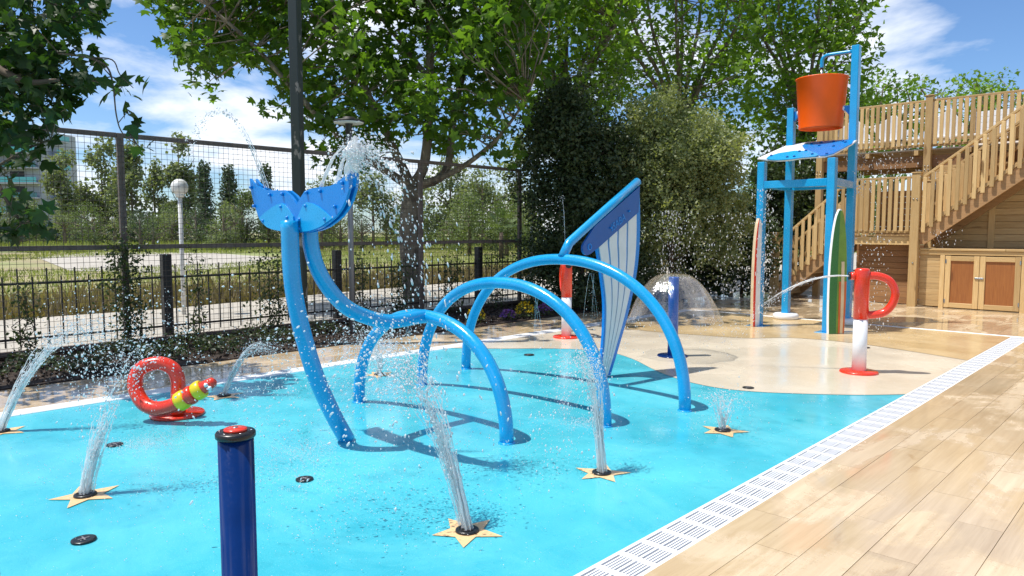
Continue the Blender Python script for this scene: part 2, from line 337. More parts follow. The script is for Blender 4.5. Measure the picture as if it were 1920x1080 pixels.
ol = [tuple(p[:2]) for p in smooth_path([(a, b, 0) for a, b in och], 6)]
structure('ochre_surface', (sheet(ol + [(XE, YL0), (XE, YG1)], .008), 'ochre_rubber'))
structure('pad_border', (MB().box((4.725, (YL0 + YL1) / 2, -.04), (17.45, YL1 - YL0, .10), None, .006), 'white_strip'))
structure('far_border', (MB().box((XE + .035, (YG1 - .24 + YL0) / 2, -.04), (.07, YL0 - YG1 + .24, .104), None, .006), 'white_strip'))

# drain channel with slotted grating panels
dc = structure('drain_channel', (MB().box((4.7, (YG0 + YG1) / 2, -.06), (17.4, YG1 - YG0 - .004, .04)), 'channel_dark'))
WLOC[dc] = Vector()
mb = MB(); wg, lg = YG1 - YG0, .20
mb.box((0, -wg / 2 + .011, -.012), (lg - .002, .022, .024)); mb.box((0, wg / 2 - .011, -.012), (lg - .002, .022, .024)); mb.box((0, 0, -.012), (lg - .002, .014, .0235))
mb.box((-lg / 2 + .011, 0, -.0125), (.020, wg - .044, .0225)); mb.box((lg / 2 - .011, 0, -.0125), (.020, wg - .044, .0225))
for h in (-1, 1):
    for k in range(4):
        y = h * (.007 + (wg / 2 - .029) * (k + 1) / 5); mb.box((0, y, -.0122), (lg - .04, .0088, .022))
gm = mb.mesh('grate_panel', 'white_plastic')
i = 0; x = -1.0
while x < XE - lg / 2:
    part(dc, 'grate_panel', gm, (x + lg / 2, (YG0 + YG1) / 2, .006)); x += lg; i += 1

# deck of wood-look tiles: grout slab, every tile a piece
deck = structure('tile_deck', (MB().box((7, -.9, -.05), (22, 5.5, .09)).box((21.06, 4.4, -.05), (15, 16, .0895)).box((4.9, 8.37, -.05), (17.2, 1.09, .0892)), 'grout'))
WLOC[deck] = Vector()
def tile_mesh(l, w):
    me = MB().box((0, 0, .006), (l, w, .012)).mesh('tile', 'wood_tile'); return me
TM = {}
def tiles(x0, x1, ys, lt=1.2, gap=.0034):
    rr = random.Random(3)
    for j, (y0, y1) in enumerate(ys):
        x = x0 - lt * ((j * .37 + .15) % 1)
        while x < x1:
            a, b = max(x, x0), min(x + lt, x1); x += lt
            if b - a < .06: continue
            key = (round(b - a - gap, 3), round(y1 - y0 - gap, 3))
            if key not in TM: TM[key] = tile_mesh(*key)
            part(deck, 'tile', TM[key], ((a + b) / 2, (y0 + y1) / 2, -.005 + rr.uniform(0, .0012)))
PW = .23
tiles(.6, 13.52, [(YG0 - PW * (k + 1), YG0 - PW * k) for k in range(11)])
tiles(13.52, 18.6, [(YG0 - PW * (k + 1), YG0 - PW * k) for k in range(-31, 4)])
tiles(-2.0, 13.52, [(YL1, YL1 + PW), (YL1 + PW, YL1 + 2 * PW), (YL1 + 2 * PW, YL1 + 3 * PW), (YL1 + 3 * PW, YL1 + 4 * PW), (YL1 + 4 * PW, YL1 + 4 * PW + .16)])

# =================================================================== FENCES
FY = 10.80
mf = thing('mesh_fence', 'tall brown steel fence of fine square wire mesh along the planting bed', 'fence', (4, FY, 0))
px_posts = [-1.7, .95, 3.6, 6.25, 8.85, 11.6]
for x in px_posts: part(mf, 'post', (MB().box((x, FY, 1.47), (.085, .06, 3.0), None, .006), 'fence_brown'))
for a, b in zip(px_posts[:-1], px_posts[1:]):
    for z in (2.94, 1.42, .10): part(mf, 'rail', (MB().box(((a + b) / 2, FY + .002, z), (b - a - .085, .045, .065), None, .005), 'fence_brown'))
V = []; F = []
def wire(a, b, r=.0025):
    a, b = np.array(a), np.array(b); d = b - a; d = d / np.linalg.norm(d); u = np.array([0, 1, 0.]); w = np.cross(d, u); o = len(V)
    for p in (a, b):
        for s, t in ((1, 0), (0, 1), (-1, 0), (0, -1)): V.append(p + u * s * r + w * t * r)
    for k in range(4): F.append((o + k, o + (k + 1) % 4, o + 4 + (k + 1) % 4, o + 4 + k))
for x in np.arange(-1.65, 11.58, .075): wire((x, FY - .05, .09), (x, FY - .05, 2.95))
for z in np.arange(.10, 2.95, .075): wire((-1.68, FY - .055, z), (11.6, FY - .055, z))
part(mf, 'wire_mesh', mesh_np('wire_mesh', V, F, 'wire'), kind='stuff')

pf = thing('picket_fence', 'low black iron picket fence with square posts behind the mesh', 'fence', (8, 11.2, -.05))
PYF = 11.22
tall = MB().box((0, 0, .555), (.016, .016, 1.03)).mesh('picket', 'iron'); short = MB().box((0, 0, .50), (.016, .016, .92)).mesh('picket', 'iron')
k = 0; x = -.6
while x < 22:
    if abs(((x + 1.56) % 2.95) - 1.47) > -1: part(pf, 'picket', tall if k % 2 == 0 else short, (x, PYF, .08))
    x += .168; k += 1
for x in (-1.6, 1.35, 4.30, 7.25, 10.75, 13.7, 16.65, 19.6, 22.2): part(pf, 'post', (MB().box((x, PYF - .02, .62), (.13, .13, 1.36), None, .008), 'iron'))
for z in (.22, .95): part(pf, 'rail', (MB().box((10, PYF + .0145, z), (25, .012, .03)), 'iron'))

# =================================================================== PLANTS
T5 = np.array([(0, 0, 0), (.30, -.02, -.04), (.52, .16, -.10), (.30, .30, -.02), (.60, .62, -.12), (.20, .60, -.02), (0, 1.0, -.14), (-.20, .60, -.02), (-.60, .62, -.12), (-.30, .30, -.02), (-.52, .16, -.10), (-.30, -.02, -.04), (0, .36, .04)])
F5 = np.array([(12, i, (i + 1) % 12) for i in range(12)])
T3 = np.array([(0, 0, 0), (.5, .25, -.08), (.22, .45, 0), (0, 1.0, -.1), (-.22, .45, 0), (-.5, .25, -.08)]); F3 = np.array([(0, 1, 2), (0, 2, 3), (0, 3, 4), (0, 4, 5)])
T2 = np.array([(0, 0, 0), (.30, .5, .06), (0, 1.0, 0), (-.30, .5, .06)]); F2 = np.array([(0, 1, 2), (0, 2, 3)])
T2W = np.array([(0, 0, 0), (.5, .45, .1), (.1, 1.0, 0), (-.45, .55, .1)])
TG = np.array([(-.05, 0, 0), (.05, 0, 0), (.02, .0, 1.0)]); FG = np.array([(0, 1, 2)])
def unit(v): return v / np.maximum(np.linalg.norm(v, axis=1, keepdims=True), 1e-9)
def leaves(name, P, size, mat, T=T5, Fc=F5, up=.8, droop=.35, outdir=None, outw=0.0):
    P = np.asarray(P, float); n = len(P); nrm = RNG.normal(size=(n, 3)) * .75 + np.array([0, 0, up])
    if outdir is not None: nrm = nrm + outdir * outw
    nrm = unit(nrm); t = RNG.normal(size=(n, 3)) + np.array([0, 0, -droop]); t = unit(t - nrm * (t * nrm).sum(1, keepdims=True)); b = np.cross(t, nrm)
    s = np.broadcast_to(size, (n,))[:, None, None] if np.ndim(size) else np.full((n, 1, 1), size)
    v = P[:, None, :] + s * (T[None, :, 0:1] * b[:, None] + T[None, :, 1:2] * t[:, None] + T[None, :, 2:3] * nrm[:, None])
    f = Fc[None] + (np.arange(n) * len(T))[:, None, None]
    return mesh_np(name, v.reshape(-1, 3), f.reshape(-1, 3), mat)
def clump_pts(centres, rad, per, flat=.75):
    out = []
    for c, r in zip(centres, np.broadcast_to(rad, (len(centres),))):
        m = max(3, int(per * RNG.uniform(.6, 1.4) * (r / np.mean(rad)) ** 2)); d = unit(RNG.normal(size=(m, 3))); q = RNG.uniform(.25, 1, (m, 1)) ** .6
        out.append(c + d * q * r * np.array([1, 1, flat]))
    return np.concatenate(out)
def twigs(mb, limb_pts, centres, r0=.02):
    LP = np.array(limb_pts)
    for c in centres:
        d = LP - c; dist = np.linalg.norm(d, axis=1) + np.maximum(0, LP[:, 2] - c[2]) * .6; a = LP[np.argmin(dist)]
        mid = (a + c) / 2 + RNG.normal(size=3) * .12 * np.linalg.norm(a - c) + np.array([0, 0, .08]); mb.tube([a, mid, c], [r0, r0 * .65, r0 * .25], 4, False)
def limbs(mb, paths, n=8):
    pts = []
    for path, r0, r1 in paths:
        p = smooth_path(path, 5); m = len(p); mb.tube(p, [r0 + (r1 - r0) * (i / (m - 1)) for i in range(m)], n, True); pts += p
    return pts

# --- the big plane tree behind the mesh fence
B0 = np.array([9.25, 11.75, -.1]); D0 = float(B0 @ FW) + 0.0
def tree_from(name, label, base, trunk, limb_list, centres, rad, per, lsize, lmat, bark, group=None, T=T5, Fc=F5, up=.8, droop=.35, cat='tree', twig=.02, outw=0):
    t = thing(name, label, cat, base, group); mb = MB(); pts = limbs(mb, [trunk]); o = part(t, 'trunk', (mb, bark))
    mb = MB(); pts = [np.array(trunk[0][-1])] + limbs(mb, limb_list); twigs(mb, pts, centres, twig)
    part(t, 'branches', (mb, bark)); P = clump_pts(centres, rad, per)
    part(t, 'crown', leaves('crown', P, RNG.uniform(.45, 1.3, len(P)) * lsize, lmat, T, Fc, up, droop), kind='stuff'); return t
fk = W(772, 352, 14.9)
LB = [([fk, W(748, 300, 14.7), W(700, 200, 14.3), W(640, 60, 14.0), W(590, -120, 13.8)], .11, .04),
      ([fk, W(720, 318, 14.5), W(655, 275, 14.0), W(570, 190, 13.4), W(480, 90, 13), W(390, 10, 12.8)], .10, .025),
      ([fk, W(797, 300, 14.9), W(806, 150, 14.8), W(800, -60, 14.6), W(770, -260, 14.5)], .12, .05),
      ([fk, W(835, 322, 15.1), W(852, 210, 15.3), W(884, 70, 15.5), W(905, -120, 15.8)], .10, .04),
      ([fk, W(858, 318, 14.6), W(930, 262, 14.2), W(985, 190, 13.8)], .08, .02),
      ([W(806, 150, 14.8), W(720, 40, 16), W(640, -60, 17)], .06, .02), ([W(640, 60, 14), W(520, -20, 13.6), W(420, -120, 13.2)], .05, .02)]
ymx = np.array([(290, -20), (310, 30), (345, 75), (385, 165), (425, 100), (470, 130), (500, 215), (540, 190), (580, 235), (625, 330), (680, 300), (735, 260), (790, 260), (850, 290), (900, 230), (935, 310), (965, 290), (1000, 170), (1040, 150)])
cs = []
while len(cs) < 470:
    x, y = RNG.uniform(290, 1040), RNG.uniform(-140, 335)
    if y > np.interp(x, ymx[:, 0], ymx[:, 1]): continue
    if 935 < x < 990 and 195 < y < 265: continue
    if (x - 560) ** 2 / 60 ** 2 + (y - 100) ** 2 / 30 ** 2 < 1 or (x - 705) ** 2 / 22 ** 2 + (y - 60) ** 2 / 45 ** 2 < 1: 
        if RNG.random() < .85: continue
    cs.append(W(x, y, D0 + RNG.normal() * 1.3))
for _ in range(170): cs.append(W(RNG.uniform(250, 1080), RNG.uniform(-420, -140), D0 + RNG.normal() * 1.8))
tree_from('plane_tree', 'big plane tree with forked trunk standing just behind the mesh fence', B0, ([B0, W(776, 560, 14.9), W(768, 450, 14.9), fk], .25, .19), LB, cs, .46, 23, .19, 'plane_leaf', 'plane_bark')

# --- plane tree whose branches hang in from the left
tb = np.array([-1.9, 8.9, -.1])
spec = [(20, 30, .5), (70, 20, .45), (10, 90, .5), (60, 80, .5), (110, 60, .42), (30, 150, .5), (80, 140, .45), (130, 110, .38), (-40, 60, .6), (-40, 160, .6), (150, 20, .3), (185, 15, .2), (100, 175, .36), (50, 195, .36), (10, 205, .4), (165, 130, .22),
        (150, 165, .2), (85, 195, .2), (110, 210, .16), (15, 240, .3), (235, 180, .16), (250, 160, .12), (225, 165, .10), (258, 235, .11), (265, 280, .13), (185, 8, .16), (60, 265, .14), (88, 272, .12), (105, 255, .10), (45, 300, .14), (70, 312, .13), (15, 330, .12), (12, 375, .13), (25, 360, .10), (55, 392, .13), (80, 402, .12), (25, 425, .22), (60, 430, .18), (95, 425, .12), (5, 440, .2), (-30, 300, .35), (-30, 400, .35), (130, 200, .14), (-90, 100, .7), (-100, -20, .7), (0, -50, .5), (80, -50, .4), (-150, 220, .7)]
cs = [W(x, y, RNG.uniform(6.9, 8.2)) for x, y, r in spec]; rr = np.array([r for _, _, r in spec])
LB = [([tb + [0, 0, 3], W(-160, 0, 8), W(-40, -40, 7.6), W(60, -20, 7.4), W(150, 40, 7.3)], .12, .02), ([W(-160, 0, 8), W(-60, 90, 7.6), W(40, 150, 7.4), W(110, 150, 7.3)], .07, .015),
      ([W(-160, 0, 8), W(-90, 200, 7.7), W(-20, 320, 7.5), W(40, 420, 7.4)], .07, .012), ([W(110, 100, 7.3), W(165, 108, 7.3), W(200, 125, 7.3), W(212, 160, 7.3), W(218, 215, 7.3), W(230, 250, 7.3), W(262, 275, 7.3)], .012, .005),
      ([W(165, 108, 7.3), W(210, 112, 7.3), W(225, 140, 7.3), W(250, 165, 7.3)], .008, .004), ([W(-20, 320, 7.5), W(50, 280, 7.4), W(95, 262, 7.3)], .014, .005)]
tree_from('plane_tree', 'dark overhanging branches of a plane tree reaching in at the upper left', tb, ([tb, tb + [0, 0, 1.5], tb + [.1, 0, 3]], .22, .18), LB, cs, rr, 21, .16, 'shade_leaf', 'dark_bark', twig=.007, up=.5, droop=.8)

# --- plane trees behind the evergreen bushes
def big_plane(label, x0, x1, ytop, ybot, d, n, lsize=.2, dsp=1.6):
    xm = (x0 + x1) / 2; base = W(xm, 430, d); base[2] = -.1; hz = W(xm, 330, d)
    LBs = []; top = W(xm, 250 if ytop < 0 else ybot, d); ya, yb = (140, 0) if ytop < 0 else ((ytop + ybot) / 2, (2 * ytop + ybot) / 3); hz = W(xm, 330 if ytop < 0 else (430 + ybot) / 2, d)
    for k in range(8):
        xe = x0 + (x1 - x0) * (k + .5) / 8 + RNG.uniform(-15, 15); de = d + RNG.normal() * .8
        LBs.append(([top, W((xm * 1.2 + xe * .8) / 2, ya, (d + de) / 2), W(xe, yb, de), W(xe + RNG.uniform(-20, 20), ytop + 30, de)], .085, .02))
    cs = []
    while len(cs) < n:
        x, y = RNG.uniform(x0, x1), RNG.uniform(ytop, ybot); u = (x - xm) / ((x1 - x0) / 2); v = (y - (ytop + ybot) / 2) / ((ybot - ytop) / 2)
        if abs(u) ** 2.6 + abs(v) ** 2.6 > 1: continue
        cs.append(W(x, y, d + RNG.normal() * dsp))
    return tree_from('plane_tree', label, base, ([base, hz, top], .2, .15), LBs, cs, .62, 25, lsize, 'plane_leaf_far', 'plane_bark', 'plane trees behind the bushes', T3, F3, .8, .3, twig=.022)
big_plane('plane tree behind the dark evergreen, next right of the big forked one', 930, 1190, -330, 250, 19.5, 390)
big_plane('plane tree behind the olive green bush, thin stems showing against sky', 1130, 1420, -350, 310, 23, 430)
big_plane('bright plane tree directly behind the orange tipping bucket', 1380, 1640, -330, 400, 25.5, 450, .24)
big_plane('small round tree top left of the deck corner post, behind the railing', 1600, 1745, 135, 330, 31, 90, .22)
big_plane('small round tree top behind the middle of the upper railing', 1770, 1850, 140, 320, 34, 60, .22)
big_plane('small round tree top at the right edge above the railing', 1835, 1930, 140, 320, 36, 70, .22)

def bush(label, blobs, n, size, mat, base, trunkpts, name='evergreen_bush', T=T2, Fc=F2, group=None):
    t = thing(name, label, 'bush', base, group); mb = MB(); limbs(mb, trunkpts, 7); part(t, 'trunk', (mb, 'dark_bark'))
    vol = np.array([b[3] * b[4] * b[5] for b in blobs]); nm = max(24, n // 320); ks = RNG.choice(len(blobs), size=nm, p=vol / vol.sum()); mac = []
    for k in ks:
        x, y, d, rx, rz, rd = blobs[k]; dr = unit(RNG.normal(size=(1, 3)))[0] * RNG.uniform(.35, 1.08) ** .5
        mac.append(W(x, y, d) + RT * dr[0] * rx + FH * dr[1] * rd + np.array([0, 0, dr[2] * rz]))
    mac = np.array(mac); ms = RNG.uniform(.12, .26, nm); kk = RNG.integers(0, nm, n // 18); cs = mac[kk] + RNG.normal(size=(len(kk), 3)) * ms[kk][:, None] * np.array([1, 1, 1.15])
    mb = MB(); twigs(mb, [np.array(q) for tp_ in trunkpts for q in smooth_path(tp_[0], 5)], mac, .016); part(t, 'branches', (mb, 'dark_bark'))
    P = clump_pts(cs, RNG.uniform(.08, .26, len(cs)), 17, .9); P = P[P[:, 2] > .05]
    part(t, 'crown', leaves('crown', P, RNG.uniform(.7, 1.3, len(P)) * size, mat, T, Fc, .5, 0), kind='stuff'); return t
b1 = G(1085, 580); b2 = G(1270, 560); b3 = W(1390, 550, 19); b3[2] = 0
bush('dense dark evergreen bush between the mesh fence and the blue sail', [(1065, 260, 15.8, .85, 1.1, .9), (1075, 400, 15.6, 1.0, 1.2, .9), (1130, 330, 16.2, .9, 1.4, .9), (1100, 500, 15.3, 1.15, .75, .8), (1025, 330, 15.6, .4, .9, .5)], 52000, .085, 'dark_leaf', b1, [([b1, W(1090, 480, 15.6), W(1080, 330, 15.8)], .09, .04), ([W(1090, 480, 15.6), W(1130, 380, 16)], .05, .02)])
bush('tall olive green bush with reddish leaning trunk behind the water dome', [(1265, 285, 16.5, 1.25, 1.2, 1.1), (1230, 240, 16.8, .75, .65, .7), (1325, 330, 16.6, .85, 1.15, .9), (1250, 400, 16.3, 1.2, .9, .9), (1350, 420, 17, .5, .9, .6), (1190, 350, 16.3, .55, 1.1, .6), (1280, 490, 16.4, 1.0, .4, .6)], 60000, .08, 'olive_leaf', b2, [([b2, W(1258, 470, 16.2), W(1290, 380, 16.2), W(1275, 300, 16.4)], .07, .03), ([W(1258, 470, 16.2), W(1225, 380, 16.4), W(1215, 280, 16.6)], .05, .02), ([W(1290, 380, 16.2), W(1340, 300, 16.6)], .04, .015)])
bush('shaded dark shrub behind the bucket tower and red surfboard', [(1400, 480, 18.2, .9, .8, .6), (1440, 400, 19, .7, 1.0, .7), (1330, 500, 18, .8, .7, .6), (1500, 380, 20.5, .8, 1.2, .7), (1555, 360, 21, .6, .9, .6), (1240, 500, 17.5, .9, .7, .6)], 34000, .1, 'vine_leaf', b3, [([b3, W(1400, 480, 18.4), W(1430, 380, 19)], .05, .02)])
bush('low dark shrub growing under the dark evergreen near the fence end', [(1120, 545, 14.9, .9, .3, .5), (1180, 540, 15.2, .6, .35, .5), (1060, 560, 14.6, .5, .28, .4)], 7000, .07, 'dark_leaf', G(1120, 585), [([G(1120, 585), W(1120, 545, 14.9)], .03, .015)])

# --- climbers on the fence and shrubs in the bed
def climber(label, x, zt, w, n, Y=FY - .12, lean=0):
    base = np.array([x, Y - .05, .02]); t = thing('climbing_plant', label, 'plant', base, 'climbers along the mesh fence'); mb = MB(); P = []
    for s in range(5):
        p = [base + [RNG.normal() * .05, 0, 0]]; m = 9
        for k in range(1, m): p.append(np.array([x + lean * k / m + RNG.normal() * w * .5, Y + RNG.normal() * .05, zt * RNG.uniform(.8, 1) * k / (m - 1)]))
        p = smooth_path(p, 3); mb.tube(p, [.008 * (1 - .7 * i / len(p)) for i in range(len(p))], 4, False); p = np.array(p)
        ks = RNG.integers(0, len(p), n // 5); P.append(p[ks] + RNG.normal(size=(len(ks), 3)) * np.array([w * .55, .07, .06]))
    P = np.concatenate(P); part(t, 'stem', (mb, 'dark_bark')); part(t, 'foliage', leaves('foliage', P, RNG.uniform(.6, 1.3, len(P)) * .055, 'vine_leaf', T2, F2, .4, .3), kind='stuff')
def fx(px, Y=FY): return float(PY(px, 500, Y)[0])
for lab, px, zt, w, n in [('sparse young climber at the far left of the mesh fence', 34, 1.05, .13, 330), ('thick leafy climber covering the second mesh fence post from the left', 232, 1.75, .2, 1500), ('thin climber between the black post and the globe lamp', 362, 1.45, .12, 300), ('bushy climber just left of the whale tail leg', 503, 1.45, .26, 1000),
                          ('narrow climber beside the disc lamp pole', 668, 1.35, .14, 420), ('leafy climber in front of the big tree trunk', 738, 1.2, .22, 650), ('leafy climber right of the big tree trunk', 838, 1.2, .24, 650), ('climber reaching the mid rail near the fence corner', 925, 1.5, .25, 520), ('dense climber at the right end post of the mesh fence', 985, 1.6, .2, 800)]:
    climber(lab, fx(px), zt, w, n)
def low_shrub(label, px, Y, r, h, n, mat, size=.05, name='bed_shrub', cat='plant', group='low plants in the bed', extra=None):
    x = float(PY(px, 600, Y)[0]); base = np.array([x, Y, .02]); t = thing(name, label, cat, base, group); mb = MB(); P = []
    for k in range(9):
        a = RNG.uniform(0, 6.28); e = base + np.array([math.cos(a) * r * .8, math.sin(a) * r * .8, h * RNG.uniform(.6, 1)]); mb.tube([base, (base + e) / 2 + [0, 0, h * .2], e], [.006, .005, .002], 4, False)
    d = unit(RNG.normal(size=(n, 3))) * RNG.uniform(.3, 1, (n, 1)) ** .5; d[:, 2] = np.abs(d[:, 2]); P = base + d * np.array([r, r, h])
    part(t, 'stem', (mb, 'dark_bark')); part(t, 'foliage', leaves('foliage', P, RNG.uniform(.6, 1.2, n) * size, mat, T2, F2, .7, 0), kind='stuff')
    if extra:
        d = unit(RNG.normal(size=(110, 3))); d[:, 2] = np.abs(d[:, 2]) * .8 + .35; part(t, 'blossom', leaves('blossom', base + d * np.array([r * .9, r * .9, h]), .05, extra, T2W, F2, .9, 0), kind='stuff')
k = 0
for px, Y, r, h, lab in [(-60, 9.7, .35, .3, 'low dark shrub at the left frame edge below the fence'), (60, 9.9, .4, .32, 'low dark shrub beneath the sparse young climber'), (150, 9.5, .35, .28, 'low dark shrub left of the red coil, at the deck edge'), (225, 10.2, .4, .3, 'low dark shrub at the foot of the thick climber'), (300, 9.6, .36, .3, 'low dark shrub directly behind the top of the red coil'),
                         (350, 10.0, .45, .42, 'larger dark shrub in the bed behind the red coil, left of the pole'), (410, 9.6, .4, .34, 'low dark shrub behind the snake head in the bed'), (470, 10.0, .42, .36, 'low dark shrub behind the small arching jet'), (530, 9.7, .36, .3, 'low dark shrub left of the dark green pole'), (600, 10.1, .4, .32, 'low dark shrub between the pole and the disc lamp'), (690, 9.9, .4, .3, 'low dark shrub behind the first blue arch'),
                         (760, 10.2, .4, .3, 'low dark shrub at the foot of the big tree'), (1010, 10.2, .45, .4, 'low dark shrub at the right end of the bed')]:
    low_shrub(lab, px, Y, r * .9, h * .75, 420, 'dark_leaf', .05)
low_shrub('yellow flowering plant in the bed, between two blue arches', 893, 9.35, .17, .22, 220, 'bush_leaf', .05, 'flowering_plant', 'flowers', 'flowers in the bed', 'flower_yellow')
low_shrub('brightest yellow flowering plant in the bed, right of the arches', 984, 9.15, .2, .26, 220, 'bush_leaf', .05, 'flowering_plant', 'flowers', 'flowers in the bed', 'flower_yellow')
low_shrub('small purple flowering plant between the two yellow ones', 953, 9.2, .14, .15, 160, 'bush_leaf', .045, 'flowering_plant', 'flowers', 'flowers in the bed', 'flower_purple')
low_shrub('purple flowering plant beside the red and white post', 1022, 9.15, .17, .2, 180, 'bush_leaf', .05, 'flowering_plant', 'flowers', 'flowers in the bed', 'flower_purple')
# mulch chips and leaf litter in the bed
n = 9000; P = np.stack([RNG.uniform(-2.5, 13.8, n), RNG.uniform(8.95, 10.8, n), RNG.uniform(.02, .05, n)], 1)
solo('mulch', leaves('mulch', P, RNG.uniform(.03, .08, n), 'soil', T2, F2, .6, 0), 'dark bark mulch covering the planting bed', 'mulch', None, 'stuff')

# --- field grass beyond the path
def grass(name, label, n, xr, yr, hmin, hmax, mat, edge=None, z=-.12, mask=None):
    P = np.stack([RNG.uniform(*xr, n), RNG.uniform(*yr, n), np.full(n, z)], 1)
    if mask is not None: P = P[mask(P)]
    n = len(P); h = RNG.uniform(hmin, hmax, n); a = RNG.uniform(0, 6.28, n); wdt = h * RNG.uniform(.05, .14, n) + .006
    cx, sx = np.cos(a), np.sin(a); l = RNG.normal(size=(n, 2)) * .35
    v = np.empty((n, 3, 3)); v[:, 0] = P + np.stack([cx * wdt, sx * wdt, 0 * h], 1); v[:, 1] = P - np.stack([cx * wdt, sx * wdt, 0 * h], 1); v[:, 2] = P + np.stack([l[:, 0] * h, l[:, 1] * h, h], 1)
    solo(name, mesh_np(name, v.reshape(-1, 3), np.arange(n * 3).reshape(-1, 3), mat), label, 'grass', None, 'stuff')
def edge_y(x): return np.interp(x, [-30, 3.2, 6.3, 11.2, 20, 28, 60], [17, 16.5, 16.3, 17.2, 18.1, 18.6, 19.5])
grass('dry_grass', 'tall dry brown grass along the far side of the path', 60000, (-2, 34), (16.3, 24), .10, .40, 'grass_dry', mask=lambda P: (P[:, 1] > edge_y(P[:, 0]) + RNG.exponential(.25, len(P))) & (P[:, 1] < edge_y(P[:, 0]) + 1.2 + RNG.exponential(2.2, len(P))))
sc = np.array([G(x, y)[:2] for x, y in [(70, 480), (130, 503), (300, 507), (470, 494), (520, 480), (400, 472), (180, 470)]]); sm, sr = sc.mean(0), np.ptp(sc, axis=0) / 2
def nosand(P): 
    a = FH[:2]; b = RT[:2]; q = P[:, :2] - sm; return (q @ b / 7.5) ** 2 + (q @ a / 12) ** 2 > 1
grass('field_grass', 'yellow green grass of the open field', 90000, (2, 75), (18.5, 62), .06, .22, 'grass_green', mask=nosand)
grass('far_field_grass', 'bright yellow weeds in front of the far hedge', 30000, (15, 110), (62, 110), .3, .9, 'grass_green')

# --- far trees, hedge, palm, lamps, building
def far_tree(name, label, px, ytop, ybase, d, wpx, mat, n, cone=0.0, T=T2W, lsize=None, group='trees beyond the field'):
    base = W(px, ybase, d); base[2] = -.12; top = W(px, ytop, d); h = top[2] - base[2]; w = wpx / FPX * d / 2
    t = thing(name, label, 'tree', base, group); mb = MB(); mb.tube([base, base + [0, 0, h * .5], base + [0, 0, h * .92]], [.18, .12, .03], 6)
    for k in range(10):
        z = h * RNG.uniform(.15, .7); a = RNG.uniform(0, 6.28); e = base + np.array([math.cos(a) * w * .7, math.sin(a) * w * .7, min(h * .95, z + h * .2)]); mb.tube([base + [0, 0, z], e], [.06, .02], 4, False)
    part(t, 'trunk', (mb, 'plane_bark')); m = n // 14
    if cone: u = RNG.uniform(.06, 1, m); prof = (1 - u) ** .8; a = RNG.uniform(0, 6.28, m); q = RNG.uniform(.2, 1, m) ** .5 * RNG.uniform(.5, 1.1, m); cs = base + np.stack([np.cos(a) * q * prof * w, np.sin(a) * q * prof * w, u * h], 1)
    else:
        nb = 11; bu = np.concatenate([RNG.uniform(.12, .9, nb - 1), [.93]]); ba = RNG.uniform(0, 6.28, nb); pr_ = np.sin(np.pi * np.clip(bu * .85 + .12, 0, 1)); bq = RNG.uniform(.15, .75, nb) * pr_ * w; br = w * RNG.uniform(.22, .5, nb)
        k = RNG.integers(0, nb, m); d = unit(RNG.normal(size=(m, 3))) * RNG.uniform(.3, 1.05, (m, 1)) ** .6
        cs = base + np.stack([np.cos(ba[k]) * bq[k], np.sin(ba[k]) * bq[k], bu[k] * h], 1) + d * br[k][:, None] * np.array([1, 1, min(2.2, max(.8, h / (4 * w)))]); cs[:, 2] = np.clip(cs[:, 2], .2, h * 1.02)
    P = clump_pts(cs, h * .06 + .15, 14, 1.1); ls = lsize or h * .034
    part(t, 'crown', leaves('crown', P, RNG.uniform(.6, 1.3, len(P)) * ls, mat, T, F2, .4, 0), kind='stuff'); return t
